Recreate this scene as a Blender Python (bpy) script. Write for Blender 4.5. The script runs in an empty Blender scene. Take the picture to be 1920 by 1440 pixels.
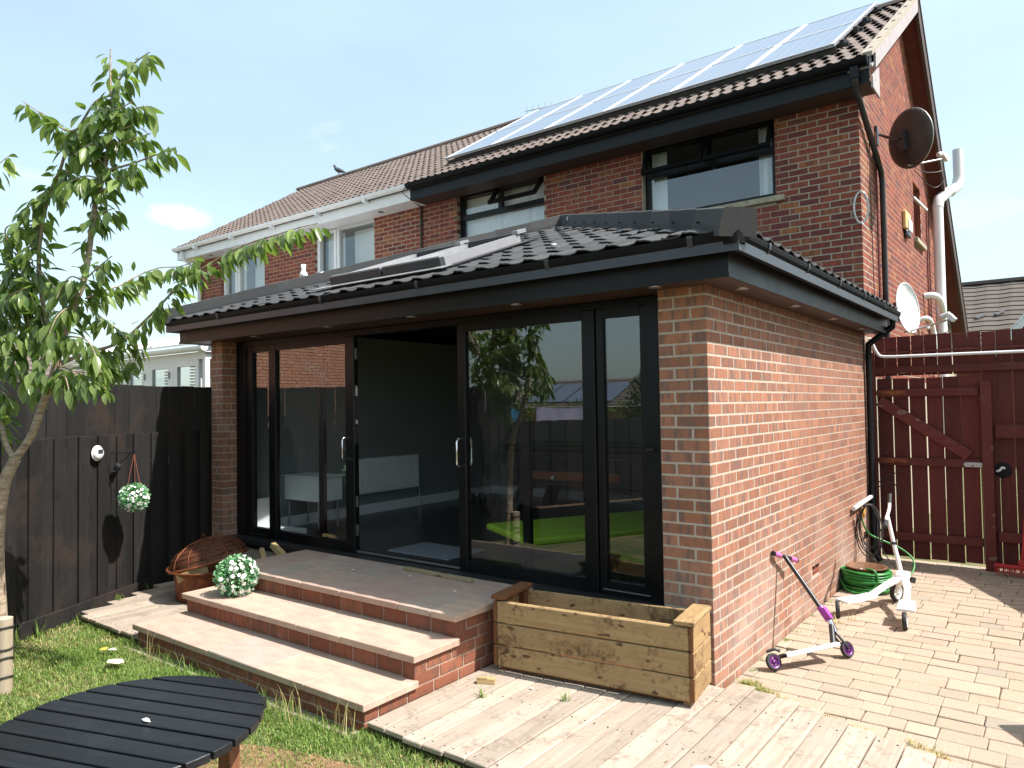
import bpy, math, random
from mathutils import Vector, Matrix
random.seed(7)
sc = bpy.context.scene
COL = sc.collection
R = math.radians

# ---------------------------------------------------------------- camera, sky, sun, exposure
CAM = Vector((1.7397, -4.2826, 1.7644))
YAW, PITCH, ROLL, FPX = 0.6499, 0.0305, -0.0155, 1361.25
fw = Vector((-math.sin(YAW)*math.cos(PITCH), math.cos(YAW)*math.cos(PITCH), math.sin(PITCH)))
rt = Vector((math.cos(YAW), math.sin(YAW), 0)); up = rt.cross(fw)
rt, up = rt*math.cos(ROLL)+up*math.sin(ROLL), up*math.cos(ROLL)-rt*math.sin(ROLL)
cam_data = bpy.data.cameras.new('camera'); cam = bpy.data.objects.new('camera', cam_data); COL.objects.link(cam)
cam_data.sensor_width = 36; cam_data.lens = FPX/1920*36; cam_data.clip_start = .05; cam_data.clip_end = 600
cam.matrix_world = Matrix(((rt.x, up.x, -fw.x, CAM.x), (rt.y, up.y, -fw.y, CAM.y), (rt.z, up.z, -fw.z, CAM.z), (0, 0, 0, 1)))
sc.camera = cam
SUN = Vector((.70, .2, 1)).normalized()
sl = bpy.data.lights.new('sun', 'SUN'); sl.energy = 5.0; sl.angle = R(.55); sl.color = (1, .94, .885)
so = bpy.data.objects.new('sun', sl); COL.objects.link(so); so.rotation_euler = SUN.to_track_quat('Z', 'Y').to_euler(); so.location = (20, 5, 30)
world = bpy.data.worlds.new('World'); sc.world = world; world.use_nodes = True
wn, wl = world.node_tree.nodes, world.node_tree.links
bg = wn['Background']
sky = wn.new('ShaderNodeTexSky'); sky.sky_type = 'NISHITA'; sky.sun_disc = False
sky.sun_elevation = math.asin(SUN.z); sky.sun_rotation = math.atan2(SUN.x, SUN.y)
sky.air_density = 1.0; sky.dust_density = 2.6; sky.ozone_density = .7; sky.altitude = 30
tc = wn.new('ShaderNodeTexCoord')
mp = wn.new('ShaderNodeMapping'); mp.inputs['Scale'].default_value = (2.2, 2.2, 7.0)
nz = wn.new('ShaderNodeTexNoise'); nz.inputs['Scale'].default_value = 1.1; nz.inputs['Detail'].default_value = 7; nz.inputs['Roughness'].default_value = .55
rmp = wn.new('ShaderNodeValToRGB'); rmp.color_ramp.elements[0].position = .62; rmp.color_ramp.elements[1].position = 1.0
mx = wn.new('ShaderNodeMix'); mx.data_type = 'RGBA'
mx.inputs['B'].default_value = (6.0, 6.4, 6.5, 1)
wl.new(tc.outputs['Generated'], mp.inputs['Vector']); wl.new(mp.outputs[0], nz.inputs['Vector']); wl.new(nz.outputs['Fac'], rmp.inputs[0])
veil = wn.new('ShaderNodeMix'); veil.data_type = 'RGBA'; veil.inputs['B'].default_value = (3.6, 4.65, 4.65, 1)      # thin bright high haze
vn = wn.new('ShaderNodeTexNoise'); vn.inputs['Scale'].default_value = .9; vn.inputs['Detail'].default_value = 5
vm = wn.new('ShaderNodeMapRange'); vm.inputs['From Min'].default_value = .3; vm.inputs['From Max'].default_value = .7; vm.inputs['To Min'].default_value = .34; vm.inputs['To Max'].default_value = .56
wl.new(mp.outputs[0], vn.inputs['Vector']); wl.new(vn.outputs['Fac'], vm.inputs['Value']); wl.new(vm.outputs[0], veil.inputs['Factor']); wl.new(sky.outputs[0], veil.inputs['A'])
wl.new(rmp.outputs['Color'], mx.inputs['Factor']); wl.new(veil.outputs['Result'], mx.inputs['A'])
# one small white cloud low over the neighbours
cl = rt*((338-960)/FPX)+up*((720-405)/FPX)+fw; cl.normalize()
vs_ = wn.new('ShaderNodeVectorMath'); vs_.operation = 'SUBTRACT'; vs_.inputs[1].default_value = cl[:]; wl.new(tc.outputs['Generated'], vs_.inputs[0])
vsc = wn.new('ShaderNodeVectorMath'); vsc.operation = 'MULTIPLY'; vsc.inputs[1].default_value = (22, 22, 62); wl.new(vs_.outputs[0], vsc.inputs[0])
vl = wn.new('ShaderNodeVectorMath'); vl.operation = 'LENGTH'; wl.new(vsc.outputs[0], vl.inputs[0])
n2 = wn.new('ShaderNodeTexNoise'); n2.inputs['Scale'].default_value = 26; n2.inputs['Detail'].default_value = 5; wl.new(tc.outputs['Generated'], n2.inputs['Vector'])
ad = wn.new('ShaderNodeMath'); ad.operation = 'MULTIPLY_ADD'; ad.inputs[1].default_value = 1.6; wl.new(n2.outputs['Fac'], ad.inputs[0]); wl.new(vl.outputs['Value'], ad.inputs[2])
cm = wn.new('ShaderNodeMapRange'); cm.inputs['From Min'].default_value = 1.75; cm.inputs['From Max'].default_value = .95; cm.inputs['To Max'].default_value = .8; wl.new(ad.outputs[0], cm.inputs['Value'])
mx2 = wn.new('ShaderNodeMix'); mx2.data_type = 'RGBA'; mx2.inputs['B'].default_value = (5.6, 5.7, 5.8, 1); wl.new(cm.outputs[0], mx2.inputs['Factor']); wl.new(mx.outputs['Result'], mx2.inputs['A'])
wl.new(mx2.outputs['Result'], bg.inputs['Color']); bg.inputs['Strength'].default_value = .15
sc.view_settings.view_transform = 'Standard'; sc.view_settings.look = 'None'
sc.view_settings.exposure = .85; sc.view_settings.gamma = 1; sc.view_settings.use_curve_mapping = False
sc.cycles.max_bounces = 8; sc.cycles.transparent_max_bounces = 24; sc.cycles.caustics_reflective = False; sc.cycles.caustics_refractive = False

# ---------------------------------------------------------------- materials
def nodes(name):
    m = bpy.data.materials.new(name); m.use_nodes = True
    n, l = m.node_tree.nodes, m.node_tree.links
    return m, n, l, n['Principled BSDF']
def ramp(n, stops, interp='LINEAR'):
    r = n.new('ShaderNodeValToRGB'); r.color_ramp.interpolation = interp
    e = r.color_ramp.elements
    while len(e) < len(stops): e.new(.5)
    for i, (p, c) in enumerate(stops): e[i].position = p; e[i].color = (*c, 1)
    return r
def math_(n, l, op, a, b=None):
    q = n.new('ShaderNodeMath'); q.operation = op
    for i, v in enumerate((a, b)):
        if v is None: continue
        if isinstance(v, (int, float)): q.inputs[i].default_value = v
        else: l.new(v, q.inputs[i])
    return q.outputs[0]
def mixc(n, l, f, a, b, mode='MIX'):
    q = n.new('ShaderNodeMix'); q.data_type = 'RGBA'; q.blend_type = mode
    for k, v in (('Factor', f), ('A', a), ('B', b)):
        if isinstance(v, (int, float)): q.inputs[k].default_value = v
        elif isinstance(v, tuple): q.inputs[k].default_value = (*v, 1)
        else: l.new(v, q.inputs[k])
    return q.outputs['Result']
def rand_(n, l):
    a = n.new('ShaderNodeObjectInfo'); g = n.new('ShaderNodeNewGeometry')
    return math_(n, l, 'FRACT', math_(n, l, 'ADD', math_(n, l, 'MULTIPLY', a.outputs['Random'], 7.13), math_(n, l, 'MULTIPLY', g.outputs['Random Per Island'], 5.77)))
def noise_(n, l, scale, sv=(1, 1, 1), detail=4, coord='WORLD', rough=.55, off=None):
    if coord == 'WORLD': src = n.new('ShaderNodeNewGeometry').outputs['Position']
    else: src = n.new('ShaderNodeTexCoord').outputs['Object']
    mpn = n.new('ShaderNodeMapping'); mpn.inputs['Scale'].default_value = sv
    if off is not None:
        cb = n.new('ShaderNodeCombineXYZ'); l.new(math_(n, l, 'MULTIPLY', off, 17.3), cb.inputs[0]); l.new(math_(n, l, 'MULTIPLY', off, 9.1), cb.inputs[1]); l.new(math_(n, l, 'MULTIPLY', off, 23.7), cb.inputs[2])
        l.new(cb.outputs[0], mpn.inputs['Location'])
    t = n.new('ShaderNodeTexNoise'); t.inputs['Scale'].default_value = scale; t.inputs['Detail'].default_value = detail; t.inputs['Roughness'].default_value = rough
    l.new(src, mpn.inputs['Vector']); l.new(mpn.outputs[0], t.inputs['Vector'])
    return t.outputs['Fac']
def bump_(n, l, b, h, strength, dist=.01):
    q = n.new('ShaderNodeBump'); q.inputs['Strength'].default_value = strength; q.inputs['Distance'].default_value = dist
    l.new(h, q.inputs['Height']); l.new(q.outputs[0], b.inputs['Normal'])
def sat(n, l, v, lo, hi):
    q = n.new('ShaderNodeMapRange'); q.inputs['From Min'].default_value = lo; q.inputs['From Max'].default_value = hi; l.new(v, q.inputs['Value'])
    return q.outputs[0]

def plain(name, c, rough=.5, metal=0, var=.12, scale=14, bump=.0, spec=.5, speck=None, bscale=90):
    m, n, l, b = nodes(name)
    f = noise_(n, l, scale, detail=5)
    d = tuple(x*(1-var) for x in c); h = tuple(min(1, x*(1+var)) for x in c)
    col = mixc(n, l, sat(n, l, f, .3, .7), d, h)
    if speck: col = mixc(n, l, sat(n, l, noise_(n, l, speck[1], detail=2), speck[2], speck[2]+.05), col, speck[0])
    l.new(col, b.inputs['Base Color']); b.inputs['Metallic'].default_value = metal; b.inputs['Specular IOR Level'].default_value = spec
    l.new(math_(n, l, 'ADD', math_(n, l, 'MULTIPLY', f, .16), rough-.08), b.inputs['Roughness'])
    if bump: bump_(n, l, b, noise_(n, l, bscale, detail=3), bump)
    return m

def brickmat(name, stops, smear, smear_amt, stain=(.5, .45, .4), stain_lo=.62, splash=False):
    m, n, l, b = nodes(name)
    r = rand_(n, l); rp = ramp(n, stops); l.new(r, rp.inputs[0])
    s1 = noise_(n, l, 1, (26, 26, 5), 3, off=r)
    col = mixc(n, l, math_(n, l, 'MULTIPLY', sat(n, l, s1, .47, .62), smear_amt), rp.outputs[0], smear)
    fine = noise_(n, l, 130, detail=4)
    col = mixc(n, l, sat(n, l, fine, .3, .75), mixc(n, l, 1.0, col, (.78, .76, .75), 'MULTIPLY'), mixc(n, l, 1.0, col, (1.16, 1.15, 1.12), 'MULTIPLY'))
    st = noise_(n, l, 2.3, detail=6, rough=.65)
    col = mixc(n, l, math_(n, l, 'MULTIPLY', sat(n, l, st, stain_lo, stain_lo+.2), .45), col, stain)
    if splash:      # pale lime bloom and dirt low on the wall
        sp = n.new('ShaderNodeSeparateXYZ'); l.new(n.new('ShaderNodeNewGeometry').outputs['Position'], sp.inputs[0])
        lo = n.new('ShaderNodeMapRange'); lo.inputs['From Min'].default_value = 1.0; lo.inputs['From Max'].default_value = .15; l.new(sp.outputs[2], lo.inputs['Value'])
        bl = noise_(n, l, 1.5, detail=6, rough=.6)
        col = mixc(n, l, math_(n, l, 'MULTIPLY', math_(n, l, 'MULTIPLY', lo.outputs[0], sat(n, l, bl, .40, .66)), .55), col, (.50, .41, .35))
    l.new(col, b.inputs['Base Color']); b.inputs['Roughness'].default_value = .88; b.inputs['Specular IOR Level'].default_value = .25
    bump_(n, l, b, noise_(n, l, 95, detail=5), .55, .004)
    return m
M = {}
M['brick'] = brickmat('extension brick', [(0, (.25, .112, .070)), (.25, (.325, .145, .086)), (.55, (.38, .175, .105)), (.8, (.295, .142, .095)), (1, (.41, .195, .12))], (.165, .112, .098), .85, (.48, .40, .35), .62, splash=True)
M['brick_old'] = brickmat('house brick', [(0, (.145, .048, .045)), (.22, (.215, .057, .041)), (.5, (.285, .078, .046)), (.8, (.24, .076, .05)), (.92, (.34, .135, .06)), (1, (.12, .050, .056))], (.11, .045, .045), .55, (.30, .20, .15), .7)
M['brick_pale'] = brickmat('outhouse brick', [(0, (.48, .20, .12)), (.5, (.58, .25, .15)), (1, (.52, .22, .14))], (.6, .45, .38), .6, (.6, .5, .45), .55)
M['brick_step'] = brickmat('step brick', [(0, (.19, .07, .042)), (.3, (.26, .10, .058)), (.6, (.32, .125, .075)), (.85, (.24, .10, .065)), (1, (.35, .15, .095))], (.13, .075, .06), .6, (.42, .34, .28), .63)
M['mortar_step'] = plain('step mortar', (.36, .28, .22), .95, var=.2, scale=30, bump=.3, bscale=200)
M['mortar'] = plain('cream mortar', (.42, .36, .29), .95, var=.14, scale=30, bump=.3, bscale=200)
M['mortar_old'] = plain('buff mortar', (.36, .31, .235), .95, var=.16, scale=30, bump=.3, bscale=200)
M['black_plastic'] = plain('black plastic trim', (.006, .006, .0065), .38, var=.25, scale=5, spec=.26)
M['gutter_black'] = plain('matt black gutter', (.008, .008, .009), .55, var=.25, scale=5, spec=.1)
M['brown_plastic'] = plain('dark soffit board', (.045, .024, .018), .42, var=.2, scale=5)
M['white_plastic'] = plain('white plastic trim', (.74, .75, .77), .38, var=.05, scale=5)
M['grey_metal'] = plain('pale grey coated metal', (.30, .305, .32), .42, .25, var=.08, scale=6)
M['dark_metal'] = plain('dark grey coated metal', (.045, .05, .06), .4, .2, var=.15, scale=6)
M['chrome'] = plain('polished steel', (.78, .78, .80), .14, 1, var=.04)
M['steel'] = plain('dull steel', (.42, .42, .42), .42, .9, var=.12, scale=40)
M['black_satin'] = plain('black satin metal', (.02, .02, .024), .38, var=.3, scale=9)
M['rubber'] = plain('black rubber', (.02, .02, .02), .7, var=.2)
M['dish_black'] = plain('weathered black dish', (.05, .034, .03), .6, .1, var=.35, scale=7)
M['white_paint'] = plain('white paint', (.80, .80, .79), .36, var=.05, scale=9)
M['purple'] = plain('purple anodised metal', (.33, .06, .40), .3, .4, var=.12)
M['dark_purple'] = plain('dark purple rim', (.16, .035, .20), .3, .4, var=.12)
M['pink'] = plain('pink rubber grip', (.50, .13, .36), .6, var=.12)
M['green_hose'] = plain('green hose', (.022, .20, .035), .4, var=.2, scale=20)
M['yellow'] = plain('yellow plastic', (.62, .33, .05), .45, var=.12)
M['red_plastic'] = plain('red plastic', (.42, .02, .022), .45, var=.12)
M['lime'] = plain('lime green cushion', (.46, .72, .03), .7, var=.06)
M['room_wall'] = plain('pale grey plaster', (.21, .222, .22), .85, var=.04, scale=3)
M['room_white'] = plain('white painted joinery', (.76, .78, .78), .5, var=.03, scale=3)
M['room_floor'] = plain('dark laminate', (.028, .027, .027), .3, var=.3, scale=4)
M['mat_fibre'] = plain('grey door mat', (.15, .16, .175), .95, var=.2, scale=60, bump=.5)
M['stone_sill'] = plain('weathered stone sill', (.33, .29, .21), .9, var=.3, scale=14, bump=.4)
M['lead'] = plain('lead flashing', (.27, .275, .28), .5, .3, var=.12, scale=10)
M['verge'] = plain('verge cement', (.33, .29, .235), .95, var=.25, scale=22, bump=.5, bscale=60)
M['undercloak'] = plain('grey undercloak board', (.34, .31, .32), .85, var=.12, scale=8)
M['maroon'] = plain('maroon painted timber', (.12, .022, .02), .62, var=.25, scale=8)
M['dark_wood'] = plain('dark stained fascia', (.05, .03, .026), .6, var=.25, scale=8)
M['soil'] = plain('bare soil', (.20, .115, .06), .98, var=.35, scale=18, bump=.8, bscale=40)
M['joint'] = plain('dark joint sand', (.19, .155, .115), .98, var=.3, scale=40)
M['concrete'] = plain('rough concrete', (.27, .235, .18), .95, var=.2, scale=12, bump=.6, bscale=50)
M['board_end'] = plain('alarm box cream', (.66, .46, .2), .5, var=.08)
M['paper'] = plain('white paper', (.78, .77, .72), .8, var=.06)
M['dry_leaf'] = plain('dry pale leaf', (.62, .58, .40), .8, var=.15, scale=60)
M['orange_wrap'] = plain('orange wrapper', (.75, .36, .05), .5, var=.1)
M['towel_lilac'] = plain('lilac towel', (.50, .47, .66), .95, var=.15, scale=6)
M['towel_blue'] = plain('blue towel', (.08, .26, .48), .95, var=.15, scale=6)
M['feather'] = plain('grey feathers', (.07, .075, .09), .8, var=.3, scale=40)
M['terracotta'] = plain('terracotta', (.36, .10, .05), .85, var=.15, scale=30)
M['brown_tub'] = plain('brown tub', (.16, .075, .035), .8, var=.3, scale=20)
M['hole_shade'] = plain('painted hole shade', (.012, .010, .010), .95, var=.2)

def rustmat():
    m, n, l, b = nodes('rusty steel')
    f = noise_(n, l, 16, detail=8, rough=.7); rp = ramp(n, [(.3, (.075, .024, .014)), (.5, (.17, .05, .018)), (.68, (.32, .11, .028)), (.85, (.10, .04, .025))]); l.new(f, rp.inputs[0])
    l.new(rp.outputs[0], b.inputs['Base Color']); b.inputs['Metallic'].default_value = .35; b.inputs['Roughness'].default_value = .6
    bump_(n, l, b, f, .3, .004); return m
M['rust'] = rustmat()

def wood(name, c1, c2, axis, knot=(.12, .06, .03), rough=.75, gs=1.0, weather=None, bump=.35, knots=True, wscale=3.0, var=.3, spec=.3, ks=13, kt=.70, specks=None):
    """grain runs along the object's own axis (0, 1 or 2)"""
    m, n, l, b = nodes(name)
    r = rand_(n, l)
    sv = [38*gs]*3; sv[axis] = 2.0*gs
    g = noise_(n, l, 1, tuple(sv), 6, 'OBJ', .62, off=r)
    sv2 = [170*gs]*3; sv2[axis] = 5*gs
    g2 = noise_(n, l, 1, tuple(sv2), 3, 'OBJ', .6, off=r)
    col = mixc(n, l, sat(n, l, g, .28, .72), c1, c2)
    col = mixc(n, l, math_(n, l, 'MULTIPLY', sat(n, l, g2, .35, .75), .35), col, tuple(x*.6 for x in c1))
    tone = n.new('ShaderNodeMapRange'); tone.inputs['To Min'].default_value = 1-var; tone.inputs['To Max'].default_value = 1+var*.6; l.new(r, tone.inputs['Value'])
    tv = n.new('ShaderNodeCombineXYZ')
    for i in range(3): l.new(tone.outputs[0], tv.inputs[i])
    col = mixc(n, l, 1.0, col, tv.outputs[0], 'MULTIPLY')
    if knots:
        sv3 = [ks]*3; sv3[axis] = ks*.5
        k = noise_(n, l, 1, tuple(sv3), 1, 'OBJ', .4, off=r)
        col = mixc(n, l, math_(n, l, 'MULTIPLY', sat(n, l, k, kt, kt+.035), .8), col, knot)
    if weather:
        wv = noise_(n, l, wscale, detail=7, rough=.7)
        col = mixc(n, l, math_(n, l, 'MULTIPLY', sat(n, l, wv, .52, .72), .65), col, weather)
    if specks:      # mould spots and grime
        q1 = noise_(n, l, 34, detail=5, rough=.75); q2 = noise_(n, l, 6, detail=3)
        col = mixc(n, l, math_(n, l, 'MULTIPLY', sat(n, l, math_(n, l, 'ADD', math_(n, l, 'MULTIPLY', q1, .6), math_(n, l, 'MULTIPLY', q2, .55)), .60, .70), .75), col, specks)
    l.new(col, b.inputs['Base Color']); b.inputs['Roughness'].default_value = rough; b.inputs['Specular IOR Level'].default_value = spec
    bump_(n, l, b, math_(n, l, 'ADD', g, math_(n, l, 'MULTIPLY', g2, .6)), bump, .004)
    return m
M['deck_wood'] = wood('bleached deck timber', (.33, .265, .205), (.475, .40, .325), 1, (.16, .10, .07), .85, weather=(.30, .26, .225), wscale=4.5, var=.2, ks=27, kt=.735, specks=(.22, .175, .14))
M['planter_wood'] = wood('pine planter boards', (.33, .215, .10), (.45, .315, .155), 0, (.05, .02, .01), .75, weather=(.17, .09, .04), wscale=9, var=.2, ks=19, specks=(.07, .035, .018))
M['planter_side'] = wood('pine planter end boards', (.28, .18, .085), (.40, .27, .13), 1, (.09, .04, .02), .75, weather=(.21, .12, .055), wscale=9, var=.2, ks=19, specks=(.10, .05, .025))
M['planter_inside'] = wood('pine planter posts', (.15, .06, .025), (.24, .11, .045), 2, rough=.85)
M['fence_black'] = wood('black stained boards', (.011, .0105, .0105), (.021, .020, .019), 2, (.006, .006, .006), .72, weather=(.045, .028, .021), wscale=2.2, var=.45, bump=.5)
M['fence_red'] = wood('red brown fence boards', (.085, .016, .014), (.125, .026, .021), 2, (.2, .13, .1), .68, weather=(.07, .022, .018), wscale=2, var=.25, ks=40, kt=.80)
M['rail_red'] = wood('red brown fence rails', (.095, .019, .016), (.14, .032, .025), 0, (.2, .13, .1), .66, weather=(.16, .06, .045), wscale=4, var=.2)
M['table_black'] = wood('black painted table boards', (.006, .0065, .008), (.012, .013, .016), 0, (.012, .012, .012), .42, weather=(.019, .021, .025), wscale=5, var=.3, bump=.3, knots=False, spec=.45)
M['table_leg'] = wood('brown table legs', (.15, .06, .03), (.24, .11, .06), 2, rough=.7)
M['firewood'] = wood('split firewood', (.40, .27, .12), (.56, .41, .21), 0, rough=.85)
M['batten'] = wood('old batten', (.28, .22, .12), (.38, .31, .18), 0, rough=.85)
M['stake'] = wood('tree stake', (.42, .34, .24), (.54, .46, .34), 2, rough=.85)

def pavermat():
    m, n, l, b = nodes('concrete block paving')
    r = rand_(n, l); rp = ramp(n, [(0, (.345, .28, .212)), (.3, (.40, .318, .24)), (.5, (.37, .305, .228)), (.7, (.41, .30, .235)), (.85, (.31, .27, .215)), (1, (.43, .345, .258))]); l.new(r, rp.inputs[0])
    f = noise_(n, l, 70, detail=5); col = mixc(n, l, sat(n, l, f, .3, .75), mixc(n, l, 1.0, rp.outputs[0], (.82, .81, .8), 'MULTIPLY'), mixc(n, l, 1.0, rp.outputs[0], (1.1, 1.1, 1.1), 'MULTIPLY'))
    s = noise_(n, l, 1.7, detail=7, rough=.7); col = mixc(n, l, math_(n, l, 'MULTIPLY', sat(n, l, s, .56, .8), .55), col, (.235, .17, .12))
    sp = noise_(n, l, 34, detail=1); col = mixc(n, l, sat(n, l, sp, .77, .8), col, (.68, .62, .54))
    l.new(col, b.inputs['Base Color']); b.inputs['Roughness'].default_value = .92; b.inputs['Specular IOR Level'].default_value = .25
    bump_(n, l, b, f, .4, .004); return m
M['paver'] = pavermat()
def slabmat():
    m, n, l, b = nodes('stone step slabs')
    r = rand_(n, l); rp = ramp(n, [(0, (.44, .32, .25)), (.3, (.50, .385, .285)), (.55, (.43, .295, .24)), (.8, (.475, .37, .27)), (1, (.37, .315, .27))]); l.new(r, rp.inputs[0])
    f = noise_(n, l, 5, (1, 2.4, 1), 7, rough=.65); col = mixc(n, l, math_(n, l, 'MULTIPLY', sat(n, l, f, .38, .62), .7), rp.outputs[0], (.36, .235, .19))
    f2 = noise_(n, l, 3.1, detail=6, rough=.6); col = mixc(n, l, math_(n, l, 'MULTIPLY', sat(n, l, f2, .55, .75), .4), col, (.29, .27, .26))
    f3 = noise_(n, l, 160, detail=3); col = mixc(n, l, math_(n, l, 'MULTIPLY', sat(n, l, f3, .55, .75), .3), col, (.58, .5, .42))
    l.new(col, b.inputs['Base Color']); b.inputs['Roughness'].default_value = .8; bump_(n, l, b, f3, .3, .003); return m
M['slab'] = slabmat()
def tilemat(name, stops, lichen, spk):
    m, n, l, b = nodes(name)
    r = rand_(n, l); rp = ramp(n, stops); l.new(r, rp.inputs[0])
    f = noise_(n, l, 180, detail=3); col = mixc(n, l, sat(n, l, f, .35, .7), mixc(n, l, 1.0, rp.outputs[0], (.7, .7, .7), 'MULTIPLY'), mixc(n, l, 1.0, rp.outputs[0], (1.3, 1.3, 1.3), 'MULTIPLY'))
    s = noise_(n, l, 4, detail=7, rough=.7); col = mixc(n, l, math_(n, l, 'MULTIPLY', sat(n, l, s, .6, .75), .5), col, lichen)
    d = noise_(n, l, 9, detail=1, rough=.3); col = mixc(n, l, sat(n, l, d, spk, spk+.02), col, (.75, .74, .72))
    l.new(col, b.inputs['Base Color']); b.inputs['Roughness'].default_value = .8; bump_(n, l, b, f, .5, .004); return m
M['tile_dark'] = tilemat('dark grey roof tiles', [(0, (.030, .031, .033)), (.5, (.042, .043, .045)), (1, (.054, .054, .055))], (.085, .085, .082), .79)
M['tile_brown'] = tilemat('brown roof tiles', [(0, (.108, .083, .070)), (.5, (.15, .115, .098)), (1, (.133, .10, .088))], (.26, .225, .155), .83)

M['tile_far'] = tilemat('grey brown roof tiles', [(0, (.085, .07, .06)), (.5, (.11, .092, .078)), (1, (.098, .08, .07))], (.16, .14, .11), .86)

def glassmat(name, pw, tint=(.93, .95, .95)):
    m, n, l, b = nodes(name); n.remove(b); out = n['Material Output']
    ge = n.new('ShaderNodeNewGeometry'); dt = n.new('ShaderNodeVectorMath'); dt.operation = 'DOT_PRODUCT'
    l.new(ge.outputs['Normal'], dt.inputs[0]); l.new(ge.outputs['Incoming'], dt.inputs[1])
    c_ = math_(n, l, 'ABSOLUTE', dt.outputs['Value'])       # the same Fresnel law from either side of the thin pane
    F_ = math_(n, l, 'ADD', math_(n, l, 'MULTIPLY', math_(n, l, 'POWER', math_(n, l, 'SUBTRACT', 1.0, c_), 5.0), .96), .04)
    k = math_(n, l, 'SUBTRACT', 1.0, math_(n, l, 'POWER', math_(n, l, 'SUBTRACT', 1.0, F_), pw))
    t = n.new('ShaderNodeBsdfTransparent'); t.inputs[0].default_value = (*tint, 1)
    g = n.new('ShaderNodeBsdfGlossy'); g.inputs['Roughness'].default_value = .0; g.inputs['Color'].default_value = (.97, .99, 1, 1)
    s = n.new('ShaderNodeMixShader'); l.new(k, s.inputs[0]); l.new(t.outputs[0], s.inputs[1]); l.new(g.outputs[0], s.inputs[2]); l.new(s.outputs[0], out.inputs[0])
    return m
M['glass'] = glassmat('double glazing', 2.0)
M['glass_roof'] = glassmat('roof window glazing', 1.6)
def leafmat(name, a, c, tr=.35, rough=.42):
    m, n, l, b = nodes(name); out = n['Material Output']
    r = rand_(n, l); rp = ramp(n, [(0, a), (.75, c), (1, tuple(min(1, x*1.45) for x in c))]); l.new(r, rp.inputs[0])
    f = noise_(n, l, 60, detail=2); col = mixc(n, l, sat(n, l, f, .3, .7), rp.outputs[0], mixc(n, l, 1.0, rp.outputs[0], (1.25, 1.2, 1.1), 'MULTIPLY'))
    l.new(col, b.inputs['Base Color']); b.inputs['Roughness'].default_value = rough
    t = n.new('ShaderNodeBsdfTranslucent'); l.new(mixc(n, l, 1.0, col, (1.35, 1.5, .7), 'MULTIPLY'), t.inputs[0])
    s = n.new('ShaderNodeMixShader'); s.inputs[0].default_value = tr; l.new(b.outputs[0], s.inputs[1]); l.new(t.outputs[0], s.inputs[2]); l.new(s.outputs[0], out.inputs[0])
    return m
M['leaf'] = leafmat('cherry leaves', (.075, .135, .036), (.165, .23, .075), .45, .25)
M['grass'] = leafmat('lawn grass', (.085, .165, .030), (.17, .25, .055), .35, .6)
M['straw'] = leafmat('dry grass', (.30, .25, .11), (.42, .36, .18), .3, .7)
M['hedge'] = leafmat('hedge leaves', (.045, .085, .018), (.11, .16, .03), .3, .5)
M['conifer'] = leafmat('dark evergreen leaves', (.018, .036, .012), (.035, .06, .02), .2, .5)
M['topiary'] = leafmat('plastic topiary leaves', (.06, .21, .10), (.20, .42, .22), .15, .4)
M['petal'] = plain('white plastic petals', (.80, .80, .76), .5, var=.06, scale=60)
def barkmat():
    m, n, l, b = nodes('cherry bark')
    f = noise_(n, l, 1, (14, 14, 60), 6); rp = ramp(n, [(.3, (.15, .11, .08)), (.5, (.29, .22, .155)), (.7, (.41, .34, .25))]); l.new(f, rp.inputs[0])
    l.new(rp.outputs[0], b.inputs['Base Color']); b.inputs['Roughness'].default_value = .8; bump_(n, l, b, f, .6, .006); return m
M['bark'] = barkmat()
def lawnmat():
    m, n, l, b = nodes('lawn ground')
    f = noise_(n, l, 2.2, detail=8, rough=.7); rp = ramp(n, [(.36, (.07, .10, .028)), (.52, (.125, .13, .05)), (.68, (.25, .185, .10))]); l.new(f, rp.inputs[0])
    l.new(rp.outputs[0], b.inputs['Base Color']); b.inputs['Roughness'].default_value = .98; bump_(n, l, b, noise_(n, l, 60, detail=5), .8, .02); return m
M['lawn'] = lawnmat()
def solarmat():
    m, n, l, b = nodes('solar cells')
    t = n.new('ShaderNodeTexCoord').outputs['Object']; sep = n.new('ShaderNodeSeparateXYZ'); l.new(t, sep.inputs[0])
    def lines(src, pitch, w):
        fr = math_(n, l, 'FRACT', math_(n, l, 'DIVIDE', src, pitch)); return math_(n, l, 'LESS_THAN', fr, w)
    a = math_(n, l, 'MAXIMUM', lines(sep.outputs[0], .158, .07), lines(sep.outputs[1], .158, .03))
    col = mixc(n, l, a, (.13, .155, .24), (.27, .30, .38))
    l.new(col, b.inputs['Base Color']); b.inputs['Roughness'].default_value = .22; b.inputs['Specular IOR Level'].default_value = 1.0
    b.inputs['Coat Weight'].default_value = .55; b.inputs['Coat Roughness'].default_value = .1; b.inputs['Coat IOR'].default_value = 1.6
    return m
M['solar'] = solarmat()

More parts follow.
